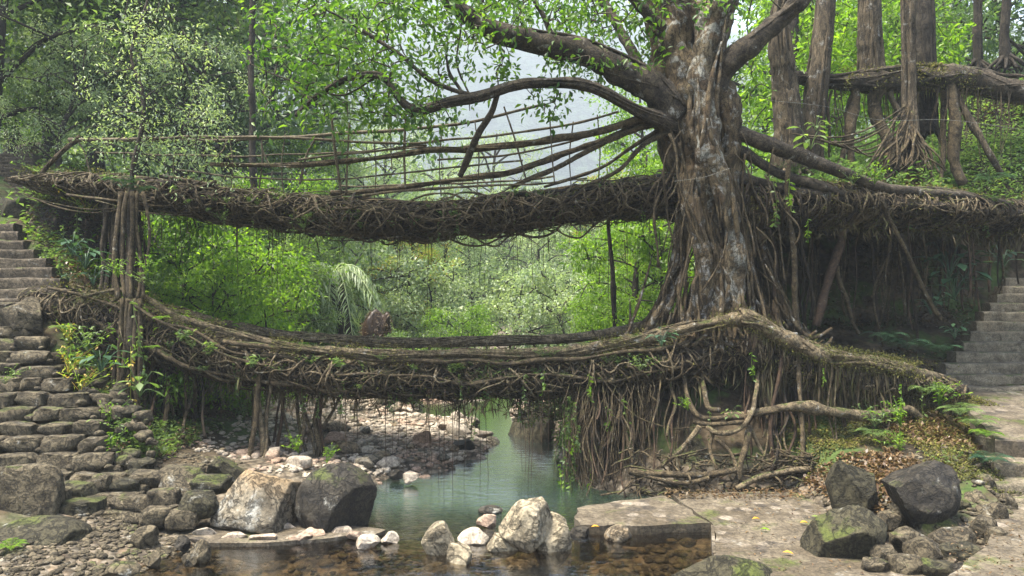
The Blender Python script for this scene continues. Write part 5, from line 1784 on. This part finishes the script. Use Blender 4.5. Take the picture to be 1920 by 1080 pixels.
p = [(1480, 320, 16.6), (1478, 240, 16.6), (1470, 160, 16.6), (1462, 90, 16.5), (1462, 30, 16.5), (1480, -30, 16.4)]
t = bigtrunk('knotty pale trunk nearest the fig tree on the right bank', p, [.36, .3, .27, .24, .2, .2])
crown_on(t, p, [(1400, 1560, 20, 320, 17, 20, 80)], 'leaf_bright', 14, 22, .12, .2, 61)
p = [(1518, 330, 17), (1524, 240, 17), (1535, 130, 17), (1545, 50, 17), (1552, -40, 17)]
t = bigtrunk('leaning smooth grey trunk behind the log', p, [.3, .27, .25, .22, .2])
crown_on(t, p, [(1480, 1660, 0, 160, 17.6, 20.5, 70)], 'leaf_bright', 14, 22, .12, .2, 62)
p = [(1634, 172, 17.3), (1634, 145, 17.3), (1632, 105, 17.25), (1630, 50, 17.2), (1628, -40, 17.2)]
t = bigtrunk('flared grey trunk growing straight up from the log', p, [.2, .30, .27, .24, .22], flare=False)
crown_on(t, p, [(1560, 1720, -20, 200, 17.8, 20.5, 80)], 'leaf_bright', 14, 22, .12, .2, 63)
p = [(1710, 345, 15.9), (1706, 260, 15.9), (1704, 180, 16), (1702, 80, 16), (1700, -40, 16)]
t = bigtrunk('slim olive trunk with roots fanning over the bank', p, [.3, .2, .14, .13, .13])
mb = MB()
r = np.random.default_rng(19)
for k in range(46):
    f = r.uniform(-1, 1)
    a = px(1705 + 8 * f, r.uniform(190, 270), 15.75)
    b = px(1708 + f * r.uniform(40, 95) - 12, r.uniform(310, 365), 15.4)
    mb.tube(rootpath(a, b, k, .07, 16), np.linspace(.035, .015, 16), 5, lump=.2)
for k in range(7):
    a, b = px(1695, 200 + 8 * k, 15.7), px(1480 + 20 * k, 250 + k * 4, 15.2)
    S = rootpath(a, b, 70 + k, .03, 24, sag=.35)
    mb.tube(S, .02, 5, lump=.2)
part('root_fan', mb, M['root'], t)
p = [(1736, 250, 17.6), (1735, 150, 17.6), (1733, 50, 17.6), (1732, -40, 17.6)]
t = bigtrunk('straight reddish brown trunk right behind the olive one', p, [.24, .22, .2, .2], 'bark_dark')
crown_on(t, p, [(1740, 1800, -20, 130, 18, 19.5, 34)], 'leaf_bright', 14, 22, .12, .2, 64)
p = [(1834, 135, 19.5), (1832, 60, 19.5), (1834, -40, 19.5)]
bigtrunk('thin black trunk near the right corner', p, [.12, .1, .09], 'bark_dark', 4)
p = [(1888, 125, 19.0), (1884, 70, 19), (1890, -40, 19)]
bigtrunk('thin grey trunk closest to the right corner', p, [.14, .11, .1], 'bark_dark', 4)
p = [(1495, 300, 19), (1490, 150, 19), (1488, -40, 19)]
bigtrunk('thin shaded trunk between the first two grey trunks', p, [.09, .09, .08], 'bark_dark', 2, flare=False)
lg = thing('horizontal_log', 'long mossy horizontal trunk lying across the right bank on root legs', 'log', px(1700, 160, 17.2))
mb = MB()
A = smooth(np.c_[dpx([(1452, 128, 16.9), (1475, 140, 17), (1540, 150, 17.1), (1600, 152, 17.1), (1660, 150, 17.1), (1740, 145, 17.2), (1820, 152, 17.2), (1890, 165, 17.2), (1960, 175, 17.2)]), [.15, .14, .15, .20, .28, .28, .26, .28, .32]], 80)
mb.tube(A[:, :3], A[:, 3], 14, lump=.3, seed=5, lf=3)
_t = np.linspace(0, 1, 80)
for k in range(26):
    r = np.random.default_rng(610 + k)
    ang = r.uniform(0, 6.28) + _t * r.uniform(-6, 6) + .5 * np.sin(_t * r.uniform(5, 25))
    i0 = int(r.integers(0, 45))
    C = A[:, :3] + np.stack([0 * _t, np.cos(ang), np.sin(ang)], -1) * A[:, 3:] * r.uniform(.95, 1.1)
    mb.tube(C[i0:i0 + 34], r.uniform(.012, .05) * np.clip(np.sin(np.linspace(.1, 3.0, 34)) * 1.5, .2, 1)[:len(C[i0:i0 + 34])], 6, lump=.3, seed=k, lf=5)
part('trunk', mb, M['bark_limb'], lg)
for k, (u0, v0, u1, v1, r0, r1) in enumerate([(1600, 155, 1590, 340, .12, .10), (1612, 155, 1560, 340, .06, .06), (1650, 165, 1655, 330, .16, .10), (1665, 165, 1690, 330, .07, .06), (1780, 160, 1806, 345, .12, .13),
                                              (1790, 170, 1880, 330, .09, .06), (1770, 170, 1760, 350, .07, .05), (1690, 180, 1660, 300, .04, .03), (1560, 170, 1568, 330, .03, .03)]):
    mb = MB()
    mb.tube(rootpath(px(u0, v0, 17.1), px(u1, v1, 16.9), k, .05, 20), np.linspace(r0, r1, 20), 9, lump=.25, seed=k)
    part('prop_root', mb, M['bark_grey' if k % 2 else 'root'], lg)
mb = MB()
tufts(mb, A[20:, :3], .26, .28, 9000, .03, .09, 9)
fringe(mb, A[25:, :3] + [0, 0, -.25], .2, .1, 700, .1, .6, 10, sway=.08, w=.04)
part('moss', mb, M['leaf_moss'], lg, kind='stuff')
sp = []
r = np.random.default_rng(21)
for k in range(44):
    u = r.uniform(1560, 1900)
    sp.append((u, 165, 17.0, u + r.normal(0, 8), r.uniform(210, 340), 16.9, r.uniform(.006, .02), .005))
roots(lg, sp, ['root', 'root_dark', 'root'], 'hanging_root', 1200, .03, 5)
# wires
for i, (pth, lab) in enumerate([([(1440, 188, 15), (1550, 200, 15), (1650, 225, 15), (1780, 225, 15), (1930, 245, 15)], 'thin pale wire strung above the right arm of the upper bridge'),
                                ([(1265, 340, 13.2), (1320, 332, 13.2), (1370, 315, 13.1)], 'short pale wire looped across the fig trunk')]):
    mb = MB()
    mb.tube(smooth(dpx(pth), 30), .004, 5)
    solo('wire', mb, M['wire'], lab, 'wire', dpx(pth)[0])

# ------------------------------------------------------------------ undergrowth: plants, ferns, vines
def fern_mesh(seed, mat, L=.55, nf=9):
    r = np.random.default_rng(seed)
    mb = MB()
    for i in range(nf):
        th = i / nf * 6.28 + r.uniform(-.3, .3)
        ln = L * r.uniform(.7, 1.1)
        t_ = np.linspace(0, 1, 16)
        P_ = np.stack([np.cos(th) * t_ * ln, np.sin(th) * t_ * ln, ln * (1.25 * t_ - 1.0 * t_ ** 2.2)], -1)
        mb.tube(P_, np.linspace(.006, .002, 16), 3, cap=False)
        T_ = nrm(np.gradient(P_, axis=0))
        s = nrm(np.cross(T_, [0, 0, 1.0]))
        ii = np.arange(2, 16)
        for sg in (1, -1):
            mb.leaves(P_[ii], s[ii] * sg + T_[ii] * .4 + [0, 0, -.15], .17 * ln / .55 * np.sin(np.linspace(.5, 3.0, len(ii))) + .02, W=.28, simple=True, seed=i, flat=.9, fold=.02)
    return mb.mesh('fern', M[mat])


def broad_mesh(seed, mat, nl=12, L=.2, H=.45, W=.5):
    r = np.random.default_rng(seed)
    mb = MB()
    P_, D_ = [], []
    for i in range(nl):
        th = i * 2.4 + r.uniform(-.3, .3)
        h = H * r.uniform(.25, 1)
        e = np.array([math.cos(th) * H * .45, math.sin(th) * H * .45, h]) * r.uniform(.5, 1.1)
        mb.tube(smooth(np.array([[0, 0, 0], e * .5 + [0, 0, .06], e]), 6), .006, 4, cap=False)
        P_.append(e)
        D_.append([math.cos(th), math.sin(th), r.uniform(-.5, .1)])
    mb.leaves(P_, D_, L * r.uniform(.7, 1.2, nl), W=W, seed=seed, flat=.9, fold=.06)
    return mb.mesh('plant', M[mat])


def herb_mesh(seed, mat, n=70, L=.07, H=.4, R=.3, W=.4):
    r = np.random.default_rng(seed)
    mb = MB()
    P_, D_ = [], []
    for i in range(10):
        e = np.array([r.normal(0, R * .6), r.normal(0, R * .6), H * r.uniform(.5, 1)])
        S = smooth(np.array([[0, 0, 0], e * .5 + [0, 0, .05], e]), 8)
        mb.tube(S, .004, 3, cap=False)
        for j in range(n // 10):
            q = S[int(r.integers(2, 8))]
            P_.append(q + r.normal(0, .02, 3))
            D_.append(r.normal(0, 1, 3) * [1, 1, .4])
    mb.leaves(P_, D_, L * r.uniform(.6, 1.3, len(P_)), W=W, seed=seed, flat=.6)
    return mb.mesh('herb', M[mat])


def vine_mesh(seed, mat, L=1.0, n=26, ls=.09):
    r = np.random.default_rng(seed)
    mb = MB()
    S = rootpath(np.zeros(3), np.array([r.normal(0, .05), -.05, -L]), seed, .05, 16)
    mb.tube(S, .005, 3, cap=False)
    i = r.integers(1, 16, n)
    D_ = r.normal(0, 1, (n, 3)) * [1, .7, .3] + [0, -.3, -.5]
    mb.leaves(S[i] + r.normal(0, .015, (n, 3)), D_, ls * r.uniform(.6, 1.3, n), W=.55, seed=seed, flat=.4)
    return mb.mesh('vine', M[mat])


PM = {'fern': fern_mesh(1, 'leaf_mid'), 'fern_blue': fern_mesh(2, 'leaf_blue', .6), 'fern_bright': fern_mesh(3, 'leaf_bright', .45), 'broad': broad_mesh(4, 'leaf_blue'), 'broad_green': broad_mesh(5, 'leaf_mid', 9, .22, .4),
      'herb': herb_mesh(6, 'leaf_mid'), 'herb_bright': herb_mesh(7, 'leaf_bright'), 'herb_dry': herb_mesh(8, 'leaf_yellow', 60), 'vine': vine_mesh(9, 'leaf_mid'), 'vine_yellow': vine_mesh(10, 'leaf_yellow'),
      'vine_bright': vine_mesh(11, 'leaf_bright', .6, 16, .11), 'epi': herb_mesh(12, 'leaf_mid', 40, .09, .2, .2), 'dry': herb_mesh(13, 'leaf_dry', 120, .12, .3, .5, .2)}
PN = {'fern': ('fern', 'fern'), 'fern_blue': ('fern', 'fern'), 'fern_bright': ('fern', 'fern'), 'broad': ('broadleaf_plant', 'plant'), 'broad_green': ('broadleaf_plant', 'plant'), 'herb': ('leafy_plant', 'plant'),
      'herb_bright': ('leafy_plant', 'plant'), 'herb_dry': ('leafy_plant', 'plant'), 'vine': ('climbing_vine', 'vine'), 'vine_yellow': ('climbing_vine', 'vine'), 'vine_bright': ('climbing_vine', 'vine'), 'epi': ('leafy_plant', 'plant'), 'dry': ('dry_grass_tuft', 'grass tuft')}


def plant(kind, u, v, D, s, label, group=None):
    o = bpy.data.objects.new(PN[kind][0], PM[kind])
    COL.objects.link(o)
    o.location = px(u, v, D)
    s = s * (.75 if kind.startswith('fern') else 1)
    o.scale = (s, s, s)
    o.rotation_euler = (0, 0, (u * 3.3 + v) % 6.28)
    return tag(o, label, PN[kind][1], group)


for (k, u, v, D, s, lab) in [
    ('broad', 160, 505, 13.6, 1.3, 'dark blue green broad leaved plant beside the left upper flight'), ('broad', 135, 480, 14, 1.1, 'blue green plant just right of the upper left flight'), ('broad', 175, 535, 13.5, .9, 'low blue green plant where the left bridge roots start'),
    ('broad', 128, 528, 13.6, .5, 'tiny blue green plant on the edge of the left flight'), ('herb_bright', 222, 520, 13.1, .9, 'light green sprig left of the slender tree trunk'), ('herb_bright', 275, 520, 13.0, 1.1, 'light green upright sprig right of the slender tree trunk'),
    ('herb', 285, 545, 13.2, 1.2, 'dark herb at the foot of the sprig on the left bridge end'), ('fern_blue', 232, 350, 13.4, .85, 'big grey green fern draped where the slender tree meets the upper deck'), ('fern_blue', 262, 362, 13.4, .7, 'fern hanging over the left end of the upper deck'),
    ('fern_bright', 300, 600, 12.9, .5, 'small bright fern on the left of the lower bridge'), ('fern_bright', 285, 655, 12.9, .5, 'bright leafy tuft under the left of the lower deck'), ('vine', 250, 560, 12.9, 1.0, 'dark ivy vine down the slender trunk at the lower deck'),
    ('vine_yellow', 245, 650, 12.8, 1.1, 'yellowing vine hanging from the lower deck at the slender trunk'), ('vine', 262, 620, 12.8, .9, 'green vine next to the yellowing vine'), ('broad_green', 262, 745, 12.4, 1.2, 'large pale leaved plant hanging below the yellowing vine'),
    ('broad', 190, 700, 12.6, 1.2, 'dark broad leaved plant beside the rubble stairs'), ('fern', 115, 620, 12.9, .6, 'fern at the top right of the rubble stairs'), ('herb_dry', 130, 640, 12.8, .9, 'yellowish herb beside the top of the rubble stairs'),
    ('herb_dry', 130, 700, 12.7, 1.4, 'yellow green weeds on the slope beside the rubble stairs'), ('herb', 165, 660, 12.9, 1.3, 'green herb on the slope below the lower bridge'), ('herb_dry', 150, 735, 12.4, 1.2, 'straggly dry herb low on the left slope'),
    ('herb_bright', 205, 795, 12.0, .9, 'small bright plant growing in the rubble bank'), ('herb_bright', 205, 850, 11.5, .9, 'light green weed low in the rubble bank'), ('herb', 230, 815, 11.9, .9, 'dark weed in the middle of the rubble bank'),
    ('fern_bright', 20, 1030, 8.95, .6, 'bright ferny weed in the left bottom corner'), ('herb', 10, 720, 12, .8, 'small weed at the left edge of the rubble stairs'),
    ('herb', 92, 340, 15.9, 1.1, 'leafy weed over the left tip of the upper deck'), ('herb_dry', 120, 365, 15.6, 1.2, 'dry weed hanging below the left tip of the upper deck'), ('vine', 150, 360, 15.2, 1.0, 'vine hanging from the left end of the upper deck'),
    ('herb_dry', 165, 400, 15.3, 1.3, 'straw coloured weed on the bluff below the upper deck'), ('epi', 190, 345, 14.8, 1.0, 'leafy tuft on the upper deck left of the slender tree'), ('vine', 118, 420, 15.0, 1.0, 'trailing vine on the dark bluff at left'),
    ('epi', 340, 640, 13.0, 1, 'leafy epiphyte on the left slope of the lower deck'), ('epi', 400, 660, 13.0, .9, 'epiphyte tuft near the first prop roots'), ('epi', 470, 690, 13.0, 1, 'epiphyte above the first pale prop root'),
    ('epi', 640, 690, 13.0, .9, 'small plant under the near handrail left of centre'), ('vine', 860, 700, 12.9, .45, 'short vine hanging at the centre of the lower deck'), ('vine_bright', 1020, 695, 12.9, .7, 'bright leaves dangling from the lower deck centre'),
    ('vine_bright', 1105, 700, 12.9, .8, 'bright leaf bunch dangling near the root curtain'), ('vine', 985, 700, 12.9, .5, 'dark short vine next to the bright dangling leaves'), ('broad', 1240, 650, 12.8, .8, 'teal leaved plant on the thick handrail by the fig'),
    ('herb', 1200, 695, 12.9, .8, 'small plant under the thick handrail by the fig'), ('vine', 890, 760, 13.0, .6, 'leafy spray hanging over the water'), ('vine', 805, 740, 13.2, .4, 'thin leafy tendril above the gravel bar'),
    ('vine_bright', 1410, 660, 12.7, .8, 'yellow green leaves below the peak of the lower deck'), ('vine_bright', 1545, 690, 12.7, .5, 'two yellow green leaves on the sloping right root'), ('vine_bright', 1690, 720, 13, .8, 'light green vine at the right end of the lower deck'),
    ('vine', 1450, 330, 13.5, .9, 'green vine leaves hanging beside the fig trunk'), ('broad_green', 1520, 280, 13.4, 1.0, 'large leaved sprig standing on the right arm of the upper bridge'), ('vine_bright', 1480, 335, 13.5, 1.0, 'bright leaved climber beside the fig trunk'),
    ('vine_bright', 1515, 410, 13.6, .7, 'light leaves hanging below the right arm of the upper bridge'), ('broad_green', 1530, 245, 13.6, .7, 'young bright sprig on top of the right arm'),
    ('herb', 1600, 345, 13.8, 1, 'small herb on the mossy right arm'), ('herb_bright', 1640, 345, 13.9, 1, 'light green herb on the mossy right arm'), ('fern_blue', 1860, 345, 14.6, 1.0, 'blue green fern on the bank near the right edge'),
    ('broad', 1780, 520, 15.2, 1.8, 'tall dark plant at the left of the right stairs'), ('broad', 1790, 560, 15.0, 1.8, 'broad dark bush of leaves by the right stairs'), ('broad', 1815, 545, 15.4, 1.2, 'dark leaved plant halfway up the right stairs'),
    ('broad', 1880, 505, 17.0, 1.5, 'dark leaved plant at the top of the right stairs'), ('broad', 1745, 590, 15, 1.2, 'dark plant in the hollow behind the stairs'), ('fern_blue', 1660, 640, 14.4, 1.0, 'dark fern in the shade of the hollow'),
    ('fern_blue', 1700, 655, 14.4, 1.1, 'dark fern beside the end of the sloping right root'), ('broad', 1790, 635, 14.6, .8, 'dark leaves on the kerb of the right stairs'), ('fern_blue', 1770, 660, 14.5, .8, 'fern at the lowest step of the right stairs'),
    ('fern', 1740, 740, 13.2, 1.1, 'green fern where the sloping root meets the landing'), ('vine', 1730, 735, 13.0, .7, 'leafy vine beside the landing path'), ('herb_bright', 1760, 760, 12.9, 1.1, 'light herb below the landing path'),
    ('fern', 1800, 780, 12.5, 1.0, 'green fern on the mossy slope'), ('fern', 1830, 800, 12.2, .9, 'fern leaning over the edge of the short flight'), ('fern_bright', 1850, 820, 11.7, .8, 'bright mossy fern beside the short flight'),
    ('fern_blue', 1855, 870, 11.2, .8, 'blue green fern below the short flight'), ('herb', 1780, 880, 11.3, .8, 'dark weed behind the black boulder'), ('herb_bright', 1690, 800, 12.4, 1.1, 'bright weed left of the mossy slope'),
    ('herb_bright', 1690, 850, 12.0, .9, 'thin light weed above the black boulder'), ('herb', 1640, 800, 12.6, 1.0, 'weed under the crossing root'), ('fern', 1640, 820, 12.4, .7, 'small fern under the crossing root'),
    ('herb_bright', 560, 850, 13.0, .9, 'bright weed at the base of the middle prop roots'), ('herb_bright', 612, 870, 12.8, .8, 'light weed beside the dark boulder'), ('dry', 1010, 770, 15.6, 1.6, 'tuft of dry grass on the tall bank rock'),
    ('dry', 975, 790, 15.6, 1.2, 'pale dry grass leaning from the tall bank rock'), ('dry', 1040, 790, 15.4, 1.2, 'dry grass on the right shoulder of the tall bank rock'), ('vine', 1330, 770, 12.6, .5, 'small vine on the gripping roots'),
    ('herb_bright', 1290, 770, 12.6, .6, 'tiny bright plant on the root gripped boulder'), ('broad_green', 1370, 785, 12.5, .5, 'small broad leaves between the gripping roots'), ('vine', 1080, 780, 13, 1.1, 'green vine on the pool side of the root curtain'),
    ('vine_bright', 1070, 900, 12.6, .7, 'bright leaves at the foot of the root curtain'), ('vine', 1170, 745, 12.9, .9, 'leafy vine at the top of the root curtain'), ('vine_bright', 1140, 760, 13, .9, 'bright vine beside the root curtain top'),
]:
    plant(k, u, v, D, s, lab)
for k in range(22):
    plant(['vine', 'vine_bright', 'vine'][k % 3], rng.uniform(1045, 1120), rng.uniform(735, 880), rng.uniform(12.7, 13.6), rng.uniform(.5, 1.0), 'green vine strand trailing over the pool side of the root curtain', 'vines on the root curtain')
r = np.random.default_rng(93)
for k in range(70):
    u = r.uniform(300, 1240)
    v = np.interp(u, [300, 420, 550, 1240], [650, 680, 700, 690]) + r.uniform(-22, 40)
    plant(['epi', 'vine', 'herb', 'epi'][k % 4], u, v, 13.3 + r.uniform(-.05, .2), r.uniform(.35, .7), 'small epiphyte clinging to the matted side of the lower deck', 'epiphytes on the lower deck')
for k in range(50):
    u = r.uniform(200, 1240)
    v = np.interp(u, [200, 600, 1240], [365, 405, 380]) + r.uniform(-28, 28)
    plant(['epi', 'herb', 'vine', 'epi'][k % 4], u, v, 14.2, r.uniform(.35, .65), 'small epiphyte clinging to the matted side of the upper deck', 'epiphytes on the upper deck')
for k in range(40):
    u = r.uniform(1400, 1900)
    v = np.interp(u, [1400, 1900], [330, 390]) + r.uniform(-30, 30)
    plant(['epi', 'herb', 'vine', 'epi'][k % 4], u, v, 14.1 + (u - 1400) / 500 * .6, r.uniform(.35, .65), 'small epiphyte clinging to the right arm of the upper bridge', 'epiphytes on the right arm')
# ground cover: one leafy mass on slopes
def cover(name, pts, mat, L0, L1, label, seed, W=.45, up=.3, cat='undergrowth', hgt=.12):
    r = np.random.default_rng(seed)
    n = len(pts)
    mb = MB()
    D_ = r.normal(0, 1, (n, 3)) * [1, 1, .5] + [0, 0, up]
    Q = pts + np.stack([0 * D_[:, 0], 0 * D_[:, 0], r.random(n) ** 2 * hgt], -1)
    mb.leaves(Q, D_, r.uniform(L0, L1, n), W=W, seed=seed, simple=True, flat=.4)
    o = part(name, mb, M[mat])
    return tag(o, label, cat, kind='stuff')


def patch(x, y, seed, f=.8, th=0.0):
    return sn(np.stack([x, y, 0 * x], -1), seed, f) > th


P = scatter(34000, -11.5, -5.6, 11.4, 18, lambda x, y, z: (z > .6) & (x > np.interp(y, [11, 12.3, 14, 16, 18], [-6.3, -7.3, -8.4, -10.3, -11])) & patch(x, y, 3, 1, -.6), 21)
cover('undergrowth', P, 'leaf_mid', .05, .11, 'mixed green weeds on the left slope below the bridge', 22, hgt=.3)
P = scatter(22000, -11.5, -5.6, 11.4, 18, lambda x, y, z: (z > .6) & (x > np.interp(y, [11, 12.3, 14, 16, 18], [-6.3, -7.3, -8.4, -10.3, -11])) & patch(x, y, 4, 1, -.4), 23)
cover('undergrowth', P, 'leaf_dry', .04, .10, 'dry brown leaves and stems on the left slope', 24, hgt=.35)
P = scatter(40000, 4.6, 9.0, 10.6, 15, lambda x, y, z: (z > .2) & patch(x, y, 6, .9, -.5), 25)
cover('undergrowth', P, 'leaf_moss', .03, .07, 'yellow green moss carpet on the slope below the landing', 26, hgt=.06)
P = scatter(26000, 4.6, 9.0, 10.4, 15.5, lambda x, y, z: (z > .2) & (patch(x, y, 8, .9, .7) | ((y < 12.2) & (x < 6.2))), 27)
cover('leaf_litter', P, 'leaf_dry', .05, .12, 'brown leaf litter on the bank behind the black boulder', 28, hgt=.05, cat='leaf litter')
P = scatter(4500, 7.5, 13, 15, 19.5, lambda x, y, z: (x < np.interp(y, [15, 19], [8.3, 12])) & patch(x, y, 8, .9, -.3), 29)
cover('leaf_litter', P, 'leaf_dry', .06, .13, 'brown leaf litter beside the right stairs', 30, hgt=.05, cat='leaf litter')
r = np.random.default_rng(31)
x, y = r.uniform(4.4, 15, 42000), r.uniform(15.0, 22, 42000)
P = _sh(np.stack([x, y, bank_top(x, y)], -1))
k = patch(x, y, 12, 1.1, -.7)
cover('undergrowth', P[k], 'leaf_dark', .06, .16, 'dark leafy undergrowth on the upper right bank', 32, hgt=.5)
x2, y2 = r.uniform(9, 15.5, 16000), r.uniform(15.0, 18.6, 16000)
P2_ = _sh(np.stack([x2, y2, bank_top(x2, y2)], -1))
cover('undergrowth', P2_, 'leaf_mid', .05, .14, 'ferny green growth under the horizontal log at the right edge', 52, hgt=.45)
k = patch(x, y, 14, 1.1, .35)
cover('leaf_litter', P[k], 'leaf_dry', .05, .12, 'dry stems and leaves on the upper right bank', 33, hgt=.25, cat='leaf litter')
P = scatter(50000, -16, 13, 16.5, 40, lambda x, y, z: (z > .55) & ~((x > 7) & (y < 20.5)) & patch(x, y, 16, .5, -.4), 34)
cover('undergrowth', P, 'leaf_mid', .10, .24, 'green undergrowth on the banks behind the bridges', 35, hgt=.7)
P = scatter(9000, -15, -9.2, 16, 25, lambda x, y, z: (z > 3) & (x > np.interp(y, [16, 20, 25], [-10.5, -12.4, -14.5])), 36)
cover('undergrowth', P, 'leaf_bright', .06, .14, 'bright undergrowth beside the far steps', 37, hgt=.4)
# bluff cover below the left bridge end
V, F = rockv(3001, (1.5, 1.5, 1.35), 5, 6, .16)
V = V + np.array([-10.0, 17.4, 4.3])
V = V[np.random.default_rng(3).integers(0, len(V), 4500)]
cover('undergrowth', V, 'leaf_dry', .05, .13, 'dry hanging weeds on the bluff under the left bridge end', 38, hgt=.1, up=-.3)
cover('undergrowth', V[:2200] + [.03, -.03, .02], 'leaf_mid', .05, .12, 'green weeds on the bluff under the left bridge end', 39, hgt=.1)
# fallen leaves on the platform
for i, (u, v, c, lab) in enumerate([(1410, 973, 'leaf_gold', 'yellow fallen leaf near the middle of the platform'), (1425, 991, 'leaf_bright', 'pale green fallen leaf on the platform'), (1500, 980, 'leaf_gold', 'yellow fallen leaf nearest the platform boulder'),
                                    (1467, 1035, 'leaf_gold', 'yellow fallen leaf near the front of the platform'), (1108, 988, 'leaf_gold', 'orange fallen leaf at the ledge edge'), (1520, 968, 'leaf_mid', 'dark green fallen leaf beside the mossy block')]):
    D = (CZ - .14) * FPX / (v - 540)
    p_ = px(u, v, D)
    mb = MB()
    mb.leaves([p_], [[1, .3 * (-1) ** i, .05]], .13, W=.45, flat=.95, seed=i)
    solo('fallen_leaf', mb, M[c], lab, 'leaf', p_)

r = np.random.default_rng(66)
P = np.array([px(u, v, (CZ - .115) * FPX / (v - 540)) for u, v in zip(r.uniform(1350, 1640, 260), 926 + 150 * r.random(260) ** 1.5)])
cover('leaf_litter', P, 'leaf_dry', .02, .07, 'small brown leaf scraps blown over the concrete platform', 67, hgt=.01, cat='leaf litter')
P = np.array([px(u, v, (CZ - .12) * FPX / (v - 540)) for u, v in zip(r.uniform(1250, 1560, 500), r.uniform(920, 935, 500))])
cover('leaf_litter', P, 'leaf_dry', .03, .09, 'twigs and leaf scraps along the back edge of the platform', 68, hgt=.05, cat='leaf litter')
P = np.array([px(u, v, (CZ - .41) * FPX / (v - 540)) for u, v in zip(r.uniform(1780, 1920, 160), r.uniform(950, 1080, 160))])
cover('leaf_litter', P, 'leaf_dry', .02, .06, 'small dry scraps on the path in the right bottom corner', 69, hgt=.01, cat='leaf litter')
# palm
pt = thing('palm_tree', 'drooping feather palm between the two decks', 'palm', px(640, 640, 23))
mb = MB()
mb.tube(smooth(dpx([(655, 680, 23), (645, 600, 23), (625, 520, 23)]), 20), np.linspace(.25, .18, 20), 9, lump=.2)
part('trunk', mb, M['bark_dark'], pt)
r = np.random.default_rng(44)
for k in range(16):
    th = k * 2.4
    ln = r.uniform(2.0, 2.9)
    t_ = np.linspace(0, 1, 30)
    h = r.uniform(.5, 1.0)
    P_ = px(625, 515, 23) + np.stack([np.cos(th) * t_ * ln * .85, np.sin(th) * t_ * ln * .6, ln * (h * t_ - (h + .75) * t_ ** 2)], -1)
    mb = MB()
    mb.tube(P_, np.linspace(.03, .008, 30), 4, cap=False)
    T_ = nrm(np.gradient(P_, axis=0))
    s = nrm(np.cross(T_, [0, 0, 1.0]))
    tt = np.repeat(np.arange(3, 30), 2)
    for sg in (1, -1):
        mb.leaves(P_[tt] + r.normal(0, .02, (len(tt), 3)), s[tt] * sg * .8 + T_[tt] * .6 + [0, 0, -.5], r.uniform(.4, .6, len(tt)), W=.09, simple=True, seed=k, flat=.5)
    part('frond', mb, M['leaf_pale'], pt)

# ------------------------------------------------------------------ haze
m = bpy.data.materials.new('haze_air')
m.use_nodes = True
t = m.node_tree
t.nodes.remove(t.nodes['Principled BSDF'])
pv = N(t, 'ShaderNodeVolumePrincipled')
pv.inputs['Color'].default_value = (.80, .91, 1.0, 1)
pv.inputs['Density'].default_value = .0010
pv.inputs['Anisotropy'].default_value = 0
t.links.new(pv.outputs[0], [q for q in t.nodes if q.type == 'OUTPUT_MATERIAL'][0].inputs['Volume'])
mb = MB()
mb.box(-1310, 1310, -1310, 1310, -12, 470)
hz = part('haze', mb, m, sm=False)
tag(hz, 'pale moist air filling the valley', 'haze', kind='stuff')
